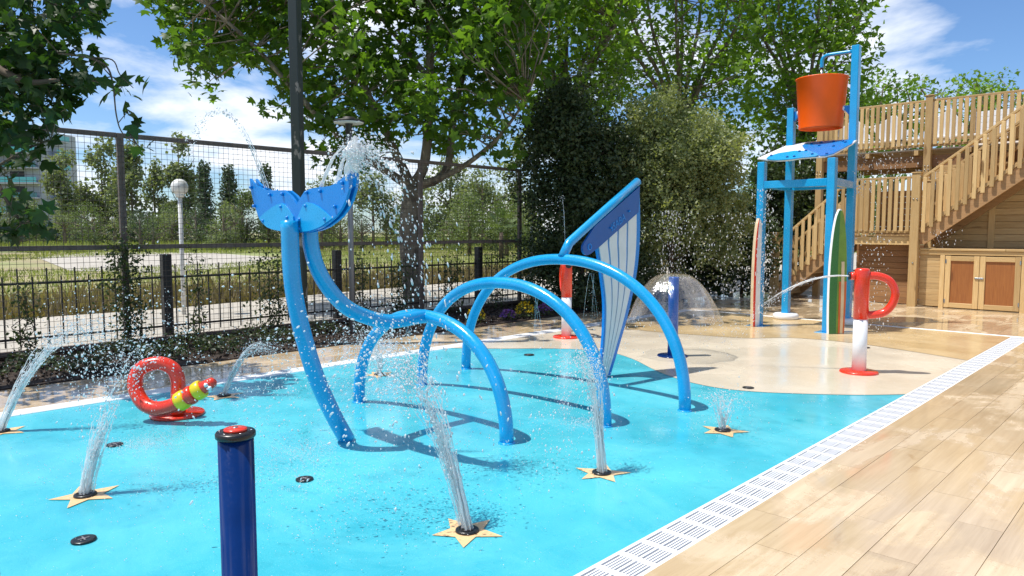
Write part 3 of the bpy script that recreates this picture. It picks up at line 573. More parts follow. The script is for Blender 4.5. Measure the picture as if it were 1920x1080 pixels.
ft = [('poplar', 'pale slender poplar beside the apartment block', 125, 285, 442, 95, 62, 'poplar_leaf', 1500, 0), ('poplar', 'slim poplar left of the second fence post', 195, 262, 442, 100, 70, 'poplar_leaf', 2000, 0), ('poplar', 'poplar right behind the second fence post', 250, 275, 442, 92, 60, 'poplar_leaf', 1800, 0), ('poplar', 'narrow short poplar left of the globe lamp', 292, 300, 442, 98, 44, 'poplar_leaf', 1300, 0), ('poplar', 'tallest poplar above the globe lamp', 340, 258, 442, 94, 64, 'poplar_leaf', 2300, 0),
      ('pine_tree', 'small dark conifer right of the globe lamp', 386, 312, 442, 88, 46, 'pine_leaf', 1700, 1), ('pine_tree', 'dark pointed conifer left of the whale tail', 432, 318, 442, 90, 62, 'pine_leaf', 2000, 1), ('pine_tree', 'thin dark conifer tip behind the whale tail', 502, 318, 442, 96, 34, 'pine_leaf', 1400, 1), ('round_tree', 'bright green rounded tree left of the whale tail', 455, 360, 445, 70, 80, 'bush_leaf', 1800, 0), ('round_tree', 'grey green rounded bush by the small far lamp', 420, 385, 446, 66, 70, 'poplar_leaf', 1500, 0),
      ('round_tree', 'rounded tree seen between the pole and the disc lamp', 610, 340, 446, 75, 90, 'poplar_leaf', 2200, 0), ('round_tree', 'grey green tree left of the big trunk', 700, 330, 446, 72, 110, 'poplar_leaf', 2600, 0), ('round_tree', 'thin pale tree right of the big trunk', 845, 305, 446, 68, 110, 'poplar_leaf', 2600, 0), ('round_tree', 'broad pale tree behind the fence corner', 905, 325, 446, 64, 120, 'poplar_leaf', 2800, 0), ('poplar', 'thin bare topped poplar at the fence corner', 968, 255, 446, 70, 60, 'poplar_leaf', 1000, 0), ('round_tree', 'green round bush left of the fan palm', 880, 375, 448, 52, 110, 'bush_leaf', 2200, 0), ('round_tree', 'green rounded bush behind the fan palm', 950, 378, 448, 50, 100, 'bush_leaf', 2200, 0), ('round_tree', 'low green bush beneath the slim poplar', 160, 385, 445, 80, 80, 'bush_leaf', 1500, 0), ('round_tree', 'low green bush beneath the tallest poplar', 315, 388, 445, 80, 80, 'bush_leaf', 1500, 0), ('round_tree', 'green bush hidden partly by the whale tail', 530, 375, 446, 72, 90, 'bush_leaf', 1800, 0), ('round_tree', 'green tree at the left frame edge below the block', 20, 372, 446, 70, 110, 'bush_leaf', 1600, 0), ('round_tree', 'low bush behind the falling water drops', 775, 380, 446, 66, 90, 'bush_leaf', 1800, 0), ('round_tree', 'pale bush far behind between fence corner and evergreen', 1000, 350, 446, 60, 80, 'poplar_leaf', 1500, 0)]
ft += [('round_tree', 'distant tree seen through gaps of the dark evergreen', 1090, 330, 446, 60, 150, 'bush_leaf', 2400, 0), ('round_tree', 'distant tree seen through gaps of the olive bush', 1240, 340, 446, 58, 160, 'bush_leaf', 2400, 0), ('round_tree', 'distant tree behind the left legs of the bucket tower', 1430, 330, 446, 55, 170, 'bush_leaf', 2600, 0), ('round_tree', 'distant tree seen under the timber deck', 1600, 320, 446, 60, 170, 'bush_leaf', 2600, 0)]
for a in ft: far_tree(a[0], a[1], a[2], a[3], a[4], a[5], a[6] * (1.0 if a[9] else 1.35), a[7], int(a[8] * 1.7), cone=a[9])
ORD = 'first second third fourth fifth sixth seventh eighth ninth tenth eleventh twelfth thirteenth fourteenth fifteenth sixteenth seventeenth eighteenth nineteenth twentieth twenty-first twenty-second twenty-third twenty-fourth twenty-fifth twenty-sixth twenty-seventh twenty-eighth twenty-ninth thirtieth'.split()
for k in range(30):
    x = -30 + k * 35.5 + RNG.uniform(-10, 10); far_tree('scrub_bush', 'low scrub bush, %s from the left in the far row beyond the field' % ORD[k], x, RNG.uniform(384, 408), 446, RNG.uniform(58, 82), RNG.uniform(60, 100), ('bush_leaf', 'poplar_leaf', 'pine_leaf')[k % 3], 1500, group='scrub row beyond the field')
hb = W(220, 447, 84); h1 = W(-80, 447, 84); h2 = W(430, 447, 80); h1[2] = h2[2] = -.12
hg = thing('hedge', 'long clipped hedge with bright top along the far side of the field', 'hedge', h1); n = 7000; u = RNG.uniform(0, 1, n)
P = h1 + (h2 - h1) * u[:, None] + np.stack([RNG.normal(size=n) * .5, RNG.normal(size=n) * .5, RNG.uniform(0, 2.0, n) ** 1.0], 1)
part(hg, 'foliage', leaves('foliage', P, RNG.uniform(.2, .4, n), 'pine_leaf', T2W, F2, .4, 0), kind='stuff'); P2 = h1 + (h2 - h1) * RNG.uniform(0, 1, (3500, 1)) + np.stack([RNG.normal(size=3500) * .5, RNG.normal(size=3500) * .5, RNG.uniform(1.95, 2.3, 3500)], 1)
part(hg, 'clipped_top', leaves('clipped_top', P2, .3, 'hedge_leaf', T2W, F2, .9, 0), kind='stuff')

pb = G(940, 482); pb[2] = -.12
pm = thing('fan_palm', 'small fan palm in the field beyond the right part of the fence', 'palm', pb); z0 = W(940, 432, float(pb @ FW))[2]
part(pm, 'trunk', (MB().tube([pb, pb + [0, 0, z0 * .6], pb + [0, 0, z0]], [.16, .14, .12], 8), 'dark_bark'))
for k in range(16):
    a = k * 2.4; el = R(20 + (k % 4) * 20); d = np.array([math.cos(a) * math.cos(el), math.sin(a) * math.cos(el), math.sin(el)]); q = pb + [0, 0, z0]; mb = MB(); e = q + d * .9; mb.tube([q, e], [.015, .01], 4, False)
    s = np.cross(d, [0, 0, 1.]); s /= np.linalg.norm(s)
    for j in range(-5, 6):
        f = d * math.cos(j * .25) + s * math.sin(j * .25); tip = e + f * .75 - [0, 0, .12 * abs(j) / 5]; w = np.cross(f, d) if j else s; mb.add([e, e + f * .4 + s * .035, tip, e + f * .4 - s * .035], [(0, 1, 2, 3)])
    part(pm, 'frond', (mb, 'palm_leaf'))

def globe_lamp(label, base, h, r, pr):
    t = thing('globe_lamp', label, 'lamp', base, 'globe lamps'); mb = MB().tube([base, base + np.array([0, 0, h - r * 1.6])], pr, 12); part(t, 'pole', (mb, 'lamp_white'))
    c = base + np.array([0, 0, h - r]); part(t, 'collar', (MB().lathe(c, [(pr * 1.6, -r * 1.25), (r * .55, -r * .95), (r * .55, -r * .8)], 16), 'lamp_white'))
    part(t, 'globe', (MB().lathe(c, [(r * math.sin(a), -r * math.cos(a)) for a in np.linspace(.05, math.pi - .02, 14)], 24), 'lamp_white'))
b = G(345, 585); b[2] = -.05; globe_lamp('white globe lamp on a pale pole on the path behind the mesh', b, W(345, 336, float(b @ FW))[2] + .05, .165, .042)
b = G(403, 452); b[2] = -.12; globe_lamp('tiny far globe lamp near the rounded bushes', b, 3.2, .25, .06)
b = G(213, 458); b[2] = -.12; globe_lamp('tiny far globe lamp beside the second fence post', b, 3.4, .3, .06)

# apartment block beyond the trees
bA = W(-60, 425, 135); bA[2] = -.12; ab = thing('apartment_block', 'pale apartment block with turquoise glass balconies behind the left branches', 'building', bA)
def bpt(l, dp, z): return Vector(bA + RT * l + FH * dp + np.array([0, 0, z]))
rotb = Matrix.Rotation(YAW - R(90), 3, 'Z')
part(ab, 'wall', (MB().box(bpt(2, 7, 10.2), (22, 12, 20.6), rotb), 'concrete'))
for s in range(7):
    z = 2.2 + s * 2.75
    part(ab, 'balcony', (MB().box(bpt(2.2, .2, z), (23, 1.6, .25), rotb), 'concrete')); part(ab, 'balustrade', (MB().box(bpt(2.2, -.5, z + .65), (22.4, .06, .95), rotb), 'turquoise_glass' if s % 2 else 'building_glass'))
    for l in (-6, -1, 4, 9): w = part(ab, 'window', (MB().box(bpt(l, .96, z + 1.3), (2.6, .1, 1.9), rotb), 'dark_void'))
    part(ab, 'side_balcony', (MB().box(bpt(13.9, 6, z), (1.7, 4, .22), rotb), 'concrete')); part(ab, 'side_balustrade', (MB().box(bpt(14.72, 6, z + .62), (.06, 4, .95), rotb), 'turquoise_glass'))

# =================================================================== POLES AND LAMPS NEAR
b = G(567, 648); t = thing('square_pole', 'tall dark green square pole with peeling paint behind the whale tail', 'pole', b)
part(t, 'shaft', (MB().box((b[0], b[1], 3.6), (.135, .135, 7.2), Matrix.Rotation(.5, 3, 'Z'), .008), 'peeling_green'))
part(t, 'base_plate', (MB().box((b[0], b[1], .03), (.3, .3, .03), Matrix.Rotation(.5, 3, 'Z'), .004), 'post_old'))
b = G(661, 628); zl = 3.34; t = thing('disc_lamp', 'garden lamp with flat disc top on a slim grey pole', 'lamp', b)
part(t, 'pole', (MB().tube([b, b + [0, 0, zl - .12]], .042, 14), 'lamp_grey')); part(t, 'neck', (MB().lathe((b[0], b[1], zl - .2), [(.055, 0), (.055, .14), (.07, .16)], 16), 'iron'))
part(t, 'diffuser', (MB().lathe((b[0], b[1], zl - .045), [(.10, 0), (.22, .005), (.23, .02)], 28), 'lamp_white')); part(t, 'disc', (MB().lathe((b[0], b[1], zl - .02), [(.235, 0), (.24, .012), (.2, .03), (.10, .045), (.09, .075), (.02, .08)], 28), 'iron'))
b = W(997, 470, 17.5); b[2] = -.05; t = thing('flag_pole', 'slim pale metal pole on the path beside the dark evergreen', 'pole', b)
part(t, 'shaft', (MB().tube([b, b + [0, 0, 1.75]], .035, 12), 'lamp_white')); part(t, 'cap', (MB().lathe((b[0], b[1], 1.70), [(.04, 0), (.04, .03), (.01, .05)], 12), 'lamp_grey'))
b = G(1326, 556); t = thing('thin_pole', 'thin grey metal pole standing in front of the shaded shrub', 'pole', b); part(t, 'shaft', (MB().tube([b, b + [0, 0, 1.3]], .03, 10), 'lamp_grey')); part(t, 'foot', (MB().lathe(b, [(.07, 0), (.07, .01), (.03, .015)], 12), 'lamp_grey'))

# =================================================================== WHALE
YS = 4.83; RTB = .056
wh = thing('whale_frame', 'bright blue tubular whale with tail flukes, three arches and sail', 'water toy', (4.9, YS, 0))
for X, ya, yb, zh in ((4.0, 3.86, 5.84, .915), (4.93, 3.60, 6.02, 1.155), (5.86, 3.38, 6.33, 1.35)):
    ym, hw = (ya + yb) / 2, (yb - ya) / 2
    p = [(X, ym - hw * math.copysign(abs(math.cos(a)) ** .92, math.cos(a)), max(0, zh * math.sin(a) ** .88)) for a in np.linspace(0, math.pi, 44)]
    a = part(wh, 'arch', (MB().tube(p, RTB, 18), 'tube_blue'))
    for y in (ya, yb): part(a, 'foot_ring', (MB().lathe((X, y, 0), [(RTB + .012, 0), (RTB + .012, .006), (RTB + .001, .012)], 24), 'tube_blue'))
tp = smooth_path([(3.19, YS, 0), (3.07, YS, .22), (2.93, YS, .53), (2.83, YS, .85), (2.765, YS, 1.15), (2.74, YS, 1.4), (2.735, YS, 1.72)], 6)
part(wh, 'tail_leg', (MB().tube(tp, .064, 20), 'tube_blue'))
tp = smooth_path([(2.90, YS, 1.70), (2.905, YS, 1.55), (2.95, YS, 1.38), (3.05, YS, 1.21), (3.21, YS, 1.05), (3.42, YS, .95), (3.60, YS, .905), (3.78, YS, .905), (3.90, YS, .915), (4.0, YS, .915)], 6)
part(wh, 'tail_tube', (MB().tube(tp, .060, 20), 'tube_blue'))
XF = 2.815
def FL(x, y, X=XF): return Vector(PX(440 + x / 3.6, 160 + y / 3.6, X))
fo = [(110, 630), (128, 655), (150, 675), (205, 705), (270, 712), (340, 708), (380, 740), (408, 775), (426, 806), (450, 762), (480, 715), (520, 698), (570, 690), (650, 680), (690, 662), (720, 640), (755, 607), (785, 575), (788, 640), (780, 700), (760, 770), (730, 830), (695, 880), (650, 920), (600, 957), (560, 975), (520, 987), (470, 995), (400, 993), (320, 985), (270, 975), (230, 960), (195, 930), (170, 890), (145, 820), (125, 740), (115, 690)]
part(wh, 'fluke_plate', (MB().plate([FL(x, y) for x, y in fo], (.022, 0, 0)), 'mid_blue'))
part(wh, 'fluke_plate', (MB().plate([FL(x, y) + Vector((.05, 0, 0)) for x, y in fo], (.022, 0, 0)), 'mid_blue'))
for ol_ in ([(180, 898), (215, 862), (260, 828), (300, 805), (332, 796), (356, 808), (385, 845), (410, 885), (420, 990), (320, 983), (270, 973), (232, 957), (200, 928)], [(440, 890), (458, 848), (478, 805), (500, 790), (540, 797), (580, 818), (630, 858), (672, 898), (645, 918), (598, 952), (558, 970), (518, 982), (470, 989), (425, 990), (424, 930)]):
    part(wh, 'fluke_inlay', (MB().plate([FL(x, y) + Vector((-.016, 0, 0)) for x, y in ol_], (.008, 0, 0)), 'light_blue'))
bolt = MB().lathe((0, 0, 0), [(.013, 0), (.013, .012), (.010, .020), (.003, .023)], 12).mesh('bolt', 'mid_blue')
for x, y in [(125, 690), (250, 740), (335, 735), (500, 725), (590, 715), (740, 660), (145, 815), (328, 820), (495, 815), (690, 820), (207, 915), (372, 893), (455, 905), (625, 905), (453, 965)]:
    part(wh, 'bolt', bolt, FL(x, y) + Vector((-.011, 0, 0)), (0, R(-90), 0))
for k in range(4): part(wh, 'spray_tube', (MB().tube([Vector(PX((497, 520, 599, 633)[k], (356, 358, 353, 342)[k] + 14, XF + .025)), Vector(PX((495, 519, 601, 636)[k], (356, 358, 353, 342)[k] - 3, XF + .025))], .010, 10), 'mid_blue'))
# sail
def SL(x, z, y=0): return Vector((x, YS + y, z))
part(wh, 'sail_tube', (MB().tube([SL(5.84, 1.37), SL(5.95, 1.52), SL(6.6, 1.885), SL(7.20, 2.215)], .05, 18), 'tube_blue'))
right = [p[[0, 2]] for p in smooth_path([(7.215, 0, 2.19), (7.245, 0, 1.8), (7.235, 0, 1.41), (7.17, 0, 1.08), (7.02, 0, .67), (6.82, 0, .26), (6.69, 0, .01)], 5)]
left = [p[[0, 2]] for p in smooth_path([(6.47, 0, .01), (6.525, 0, .3), (6.555, 0, .6), (6.55, 0, .89), (6.47, 0, 1.25), (6.40, 0, 1.50)], 5)]
part(wh, 'sail_frame', (MB().plate([SL(*p) for p in right + left + [(6.35, 1.66)]], (0, .03, 0)), 'deep_blue' if 0 else 'mid_blue'))
band = [(6.33, 1.69), (7.19, 2.16), (7.185, 2.07), (7.17, 1.86)] + [(6.43, 1.475), (6.27, 1.40)] + [(6.205 + .075 * math.cos(a), 1.46 + .075 * math.sin(a)) for a in np.linspace(-1.2, -3.9, 8)]
part(wh, 'sail_band', (MB().plate([SL(x, z, -.029) for x, z in band], (0, .026, 0)), 'deep_blue'))
ri = [np.array([a[0], a[1]]) for a in right]; li = [np.array([a[0], a[1]]) for a in left]
zs = np.linspace(.03, 1, 26); rx = lambda z: np.interp(z, [p[1] for p in ri[::-1]], [p[0] for p in ri[::-1]]); lx = lambda z: np.interp(z, [p[1] for p in li], [p[0] for p in li])
def topz(x): return 1.475 + (x - 6.43) * (1.86 - 1.475) / (7.17 - 6.43) - .006
NS = 4
for s in range(NS):
    def edge(u):
        out = []
        for z in np.linspace(.02, 1.84, 40):
            l, r_ = lx(min(z, 1.5)) + .028, rx(z) - .075 - .01 * z; x = l + (r_ - l) * u
            if z <= topz(x): out.append((x, z))
        x = out[-1][0]; out.append((x, topz(x))); return out
    g = .022; a = edge(s / NS + (g if s else 0)); b = edge((s + 1) / NS - (g if s < NS - 1 else 0))
    part(wh, 'sail_strip', (MB().plate([SL(x, z, -.021) for x, z in a + b[::-1]], (0, .012, 0)), 'sail_grey'))
for x, z in [(6.62, 1.68), (6.97, 1.87)]: part(wh, 'bolt', bolt, SL(x, z, -.042), (R(90), 0, 0))
part(wh, 'eye_ring', (MB().tube([SL(6.245 + .030 * math.cos(a), 1.475 + .030 * math.sin(a), -.043) for a in np.linspace(0, 6.283, 20)], .008, 8, False), 'mid_blue'))
tx = bpy.data.curves.new('sail_lettering', 'FONT'); tx.body = 'ISABA'; tx.size = .115; tx.extrude = .002; tx.shear = .25; tx.align_x = 'CENTER'; tx.align_y = 'CENTER'; tx.materials.append(MATS['mid_blue'])
to = link(bpy.data.objects.new('lettering_source', tx)); bpy.context.view_layer.update(); me = bpy.data.meshes.new_from_object(to.evaluated_get(bpy.context.evaluated_depsgraph_get())); bpy.data.objects.remove(to)
o = link(bpy.data.objects.new('sail_lettering', me)); o.parent = wh; w = SL(6.76, 1.735, -.045); o.location = w - WLOC[wh]; o.rotation_euler = (R(90), R(-28), 0)

# =================================================================== RED COIL SNAKE
b = G(333, 778); t = thing('snake_sprayer', 'red coiled snake water toy with yellow bands', 'water toy', b); ds = float(b @ FW); sn = t
def SN(x, y, dep=0): return W(x, y, ds + dep)
body = smooth_path([SN(334, 775), SN(334, 740), SN(334, 715, -.0), SN(326, 694, -.01), SN(308, 683, -.02), SN(288, 682, -.03), SN(266, 690, -.05), SN(254, 710, -.07), SN(256, 735, -.10), SN(270, 757, -.13), SN(292, 766, -.16), SN(318, 762, -.18), SN(342, 751, -.20), SN(362, 739, -.21), SN(381, 727, -.22), SN(397, 718, -.22)], 5)
mb = MB().tube(body, [.062] * (len(body) - 12) + [.062 - .0014 * k for k in range(12)], 18); part(t, 'body', (mb, 'signal_red'))
e0 = Vector(SN(397, 718, -.22)); ed = (e0 - Vector(SN(381, 727, -.22))).normalized(); part(t, 'nose', (MB().tube([e0 - ed * .005, e0 + ed * .02, e0 + ed * .035], [.049, .042, .02], 16), 'signal_red'))
def ring(x, y, dep, x2, y2, mat, nm, r=.083):
    a, c = Vector(SN(x, y, dep)), Vector(SN(x2, y2, dep)); part(t, nm, (MB().tube([a, a + (c - a) * .15, a + (c - a) * .5, a + (c - a) * .85, c], [r * .86, r, r * 1.03, r, r * .86], 20), mat))
ring(333, 756, -.19, 351, 745, 'yellow', 'band'); ring(352, 744.5, -.205, 364, 737.5, 'signal_red', 'band', .08); ring(365, 737, -.21, 381, 727, 'yellow', 'band', .08)
for x, y in ((386, 722), (393, 728)): part(t, 'eye', (MB().lathe(Vector(SN(x, y, -.275)), [(.012, -.016), (.018, 0), (.012, .016)], 12), 'white_paint'))
part(t, 'base_plate', (MB().lathe((b[0], b[1], 0), [(.225, 0), (.23, .012), (.222, .026), (.09, .03), (.085, .05)], 36), 'signal_red'))

# =================================================================== BUTTON BOLLARD
b = np.array([1.245, 2.635, 0]); t = thing('button_bollard', 'navy activation bollard with black cap and red push button in front', 'bollard', b); zb = .865
part(t, 'post', (MB().lathe(b, [(.069, 0), (.069, .01), (.0655, .012), (.0655, zb)], 40), 'navy'))
part(t, 'cap', (MB().lathe((b[0], b[1], zb), [(.070, 0), (.0735, .004), (.0735, .018), (.070, .024), (.05, .026)], 40), 'black_plastic'))
part(t, 'button', (MB().lathe((b[0], b[1], zb + .026), [(.043, 0), (.043, .006), (.040, .010), (.012, .012)], 32), 'signal_red'))
part(t, 'button_screw', (MB().lathe((b[0], b[1], zb + .037), [(.010, 0), (.010, .003), (.004, .004)], 12), 'steel'))
sc_ = MB().lathe((0, 0, 0), [(.005, 0), (.005, .002), (.002, .003)], 8).mesh('screw', 'steel')
for k in range(6): a = k * math.pi / 3 + .4; part(t, 'screw', sc_, (b[0] + .058 * math.cos(a), b[1] + .058 * math.sin(a), zb + .0255))

c = copy_tree(t); c.location = G(-30, 1230); c['label'] = 'dark activation bollard of which only an edge shows at the lower left frame edge'; c['group'] = t['group'] = 'activation bollards'

# =================================================================== P SPOUTS
def spout(label, b, ang, h=1.215):
    """upright with side handle loop towards ang, nozzle opposite"""
    t = thing('water_spout', label, 'water spout', b, 'red and white water spouts'); d = np.array([math.cos(ang), math.sin(ang), 0]); b = np.asarray(b, float)
    part(t, 'base_plate', (MB().lathe(b, [(.205, 0), (.21, .012), (.20, .028), (.09, .032)], 36), 'signal_red')); part(t, 'lower_post', (MB().lathe(b, [(.078, .03), (.078, .635)], 28), 'white_paint'))
    part(t, 'upper_post', (MB().lathe(b, [(.083, .632), (.083, h - .03), (.078, h - .012), (.06, h), (.02, h + .003)], 28), 'signal_red'))
    p = smooth_path([b + d * .06 + [0, 0, 1.13], b + d * .16 + [0, 0, 1.13], b + d * .28 + [0, 0, 1.08], b + d * .345 + [0, 0, .96], b + d * .33 + [0, 0, .83], b + d * .25 + [0, 0, .72], b + d * .14 + [0, 0, .685], b + d * .05 + [0, 0, .68]], 6)
    part(t, 'handle', (MB().tube(p, .045, 16), 'signal_red')); z = [0, 0, 1.125]
    nz = part(t, 'nozzle', (MB().tube([b - d * .06 + z, b - d * .13 + z], .045, 18), 'signal_red')); part(nz, 'nozzle_ring', (MB().tube([b - d * .128 + z, b - d * .145 + z], [.05, .047], 18), 'black_plastic'))
    for s in (-1, 1): part(t, 'screw', sc_, b + np.array([.0795 * s * RT[0], .0795 * s * RT[1], .61]), (0, R(90), math.atan2(RT[1], RT[0])))
    return b - d * .145 + z
ang0 = math.atan2(RT[1], RT[0])
nz1 = spout('red and white water spout with round handle near the grate', G(1610, 699), ang0 - .3); sd1 = -np.array([math.cos(ang0 - .3), math.sin(ang0 - .3), 0])
nz2 = spout('red and white water spout standing behind the sail', G(1062, 633), ang0 + R(98))

# =================================================================== UMBRELLA POST
b = G(1261, 668); t = thing('umbrella_fountain', 'dark blue post with round base inside the water dome', 'fountain', b); ub = b
part(t, 'post', (MB().lathe(b, [(.067, .02), (.067, 1.03), (.062, 1.045), (.03, 1.05)], 28), 'umbrella_blue')); part(t, 'base_plate', (MB().lathe(b, [(.20, 0), (.20, .012), (.19, .02), (.07, .022)], 36), 'navy'))
pr = [(.03, 1.075), (.08, 1.085), (.16, 1.08), (.24, 1.05), (.32, .99), (.40, .90), (.47, .79), (.53, .67), (.57, .56), (.60, .47)]
V = []; nn = 72
for i, (r, z) in enumerate(pr):
    for k in range(nn):
        a = 2 * math.pi * k / nn; w = (i / 9) ** 2; rr_ = r * (1 + w * (.05 * math.sin(5 * a + 1) + .035 * math.sin(11 * a))); V.append((b[0] + rr_ * math.cos(a), b[1] + rr_ * math.sin(a), z + w * (.03 * math.sin(7 * a) + .02 * math.sin(17 * a + 2))))
F = [(i * nn + k, i * nn + (k + 1) % nn, (i + 1) * nn + (k + 1) % nn, (i + 1) * nn + k) for i in range(len(pr) - 1) for k in range(nn)]
rim = []
for k in range(420):
    a = RNG.uniform(0, 6.283); q = .60 + RNG.normal() * .03; u_ = RNG.uniform(0, 1) ** 1.5; rim.append((b[0] + (q + .10 * u_) * math.cos(a), b[1] + (q + .10 * u_) * math.sin(a), .50 - u_ * .46))
wd = thing('water_dome', 'thin transparent dome of water falling round the dark blue post', 'water', b); part(wd, 'film', mesh_np('film', V, F, 'water_film', True))

# =================================================================== BUCKET TOWER
t = thing('bucket_tower', 'blue square steel tower with wavy roof carrying the tipping bucket', 'water tower', (12.7, 5.0, 0)); tw = t
FT = {'fl': (12.04, 5.55), 'fr': (11.98, 4.36), 'bl': (13.30, 5.60), 'br': (13.28, 4.50)}; PWD = .125
def roofz(x): return 2.83 + (x - 12.0) * .285
for k, zt in (('fl', roofz(12.04) - .03), ('fr', roofz(12.0) - .03), ('bl', 3.87), ('br', 4.80)):
    x, y = FT[k]; p = part(t, 'leg', (MB().box((x, y, zt / 2 + .006), (PWD, PWD, zt - .012), None, .008), 'tube_blue'))
    if k[0] == 'f': part(p, 'foot_plate', (MB().box((x, y, .009), (.30, .30, .010), None, .003), 'tube_blue'))
    else: part(p, 'foot_collar', (MB().lathe((x, y, .008), [(.21, 0), (.225, .02), (.225, .08), (.20, .105), (.09, .11)], 32), 'white_plastic'))
for a, c, z in (('fl', 'fr', 2.42), ('bl', 'br', 2.44), ('fl', 'bl', 2.43), ('fr', 'br', 2.43)):
    p, q = Vector((*FT[a], z)), Vector((*FT[c], z)); d = (q - p).normalized() * (PWD / 2 - .001); part(t, 'beam', (MB().bar(p + d, q - d, .10, .125, .006), 'tube_blue'))
n_ = np.array([-.285, 0, 1.]); n_ /= np.linalg.norm(n_)
def RF(x, y, up): return Vector(PP(x, y, (12.0, 5, 2.83 + up), n_))
ro = [(1420, 298), (1440, 289), (1476, 273), (1516, 267), (1560, 264), (1600, 262), (1607, 263), (1598, 271), (1563, 290), (1548, 294), (1536, 295), (1505, 297), (1480, 301), (1458, 302), (1438, 300)]
part(t, 'roof_board', (MB().plate([RF(x, y, 0) for x, y in ro], Vector(n_) * .022), 'white_plastic'))
part(t, 'roof_wave', (MB().plate([RF(x, y, .02) for x, y in [(1514, 268), (1560, 264.5), (1601, 262.3), (1597, 269.5), (1563, 288), (1548, 292), (1538, 292.5), (1520, 284), (1508, 279), (1504, 273)]], Vector(n_) * .012), 'mid_blue'))
part(t, 'roof_wave', (MB().plate([RF(x, y, .034) for x, y in [(1437, 297.5), (1442, 293), (1460, 287.5), (1490, 283), (1515, 283), (1530, 287), (1535, 291), (1528, 293.5), (1505, 295.5), (1480, 299), (1458, 300.3), (1444, 299.5)]], Vector(n_) * .012), 'light_blue'))
rb = MB().lathe((0, 0, 0), [(.022, 0), (.022, .015), (.012, .025)], 10).mesh('bolt', 'deep_blue')
for x, y in [(1446, 292.5), (1476, 295), (1489, 294), (1523, 289.5), (1499, 284.5), (1511, 283)]: part(t, 'bolt', rb, RF(x, y, .040))
for x, y in [(1522, 270), (1540, 267.5), (1563, 266), (1580, 265), (1536, 273), (1563, 274.5), (1550, 289), (1585, 267)]: part(t, 'bolt', rb, RF(x, y, .026))
for k in ('bl', 'br'):
    x, y = FT[k]; s = -1 if k == 'bl' else 1; y0 = y + s * PWD / 2
    part(t, 'bearing', (MB().plate([(x, y0, 3.62), (x, y0, 3.80), (x, y0 + s * .10, 3.80), (x, y0 + s * .10, 3.74)], (.06, 0, 0)), 'mid_blue'))
x, y = FT['br']; part(t, 'filler_pipe', (MB().tube(smooth_path([(x, y + .06, 4.71), (x, y + .35, 4.715), (x, y + .50, 4.71), (x, y + .57, 4.65), (x, y + .575, 4.50)], 6), .032, 14), 'tube_blue')); part(t, 'filler_hose', (MB().tube([(x, y + .575, 4.5), (x, y + .575, 4.2)], .022, 12), 'steel'))
bc = Vector((13.29, 5.07, 3.45)); t = thing('tipping_bucket', 'large orange tipping bucket hanging between the two rear tower posts', 'bucket', bc)
part(t, 'shell', (MB().lathe(bc, [(.02, .045), (.335, .045), (.335, .02), (.35, .0), (.362, .0), (.362, .01), (.428, .85), (.440, .86), (.440, .875), (.425, .875), (.415, .85), (.345, .05)], 48), 'orange_red'))
for s in (-1, 1): part(t, 'pivot', (MB().tube([bc + Vector((0, s * .375, .315)), bc + Vector((0, s * .415, .315))], .045, 14), 'white_plastic'))

# surfboards leaning on the front legs
def surf(label, x, y, h, wmax, yaw, stripes, lean, group='surfboards on the tower legs'):
    t = thing('surfboard', label, 'surfboard', (x, y, 0), group); M = Matrix.Translation((x, y, .01)) @ Matrix.Rotation(yaw, 4, 'Z') @ Matrix.Rotation(lean, 4, 'Y')
    zs = np.linspace(0, 1, 26); half = lambda u: wmax / 2 * (max(1e-3, (1 - u) ** .55 * (.62 + .75 * u) / .80))
    def rng_(f0, f1, z0, z1, dx, th, nm, mat, roundtop=False):
        zz = [z for z in np.linspace(z0, z1, 22)]; a = [(f0(z) * half(z), z * h) for z in zz]; b_ = [(f1(z) * half(z), z * h) for z in zz]
        part(t, nm, (MB().plate([M @ Vector((dx, p, q)) for p, q in a + b_[::-1]], (M.to_3x3() @ Vector((th, 0, 0)))), mat))
    rng_(lambda z: -1, lambda z: 1, 0, .998, 0, .05, 'board', stripes[0])
    for f0, f1, z0, z1, mat, dx in stripes[1]: rng_(f0, f1, z0, z1, dx, .006, 'stripe', mat)
    return t
surf('green surfboard with lime, cream and orange stripes leaning on a tower leg', 11.90, 4.20, 1.98, .36, R(58), ('white_plastic', [(lambda z: .1, lambda z: .97, .0, .985, 'board_green', -.029), (lambda z: -.97, lambda z: .1, 0, .985, 'board_lime', -.029), (lambda z: -.95, lambda z: -.15 + .2 * z, .0, .42, 'board_orange', -.034), (lambda z: -.72 + .15 * z, lambda z: -.38 + .2 * z, 0, .58, 'board_cream', -.039)]), 0)
surf('white surfboard with a red edge stripe standing at the left tower leg', 11.91, 5.535 - .0, 1.85, .34, R(86), ('board_cream', [(lambda z: -.98, lambda z: .55, .0, .98, 'white_plastic', -.029), (lambda z: .55, lambda z: .98, .0, .98, 'signal_red', -.029)]), 0)

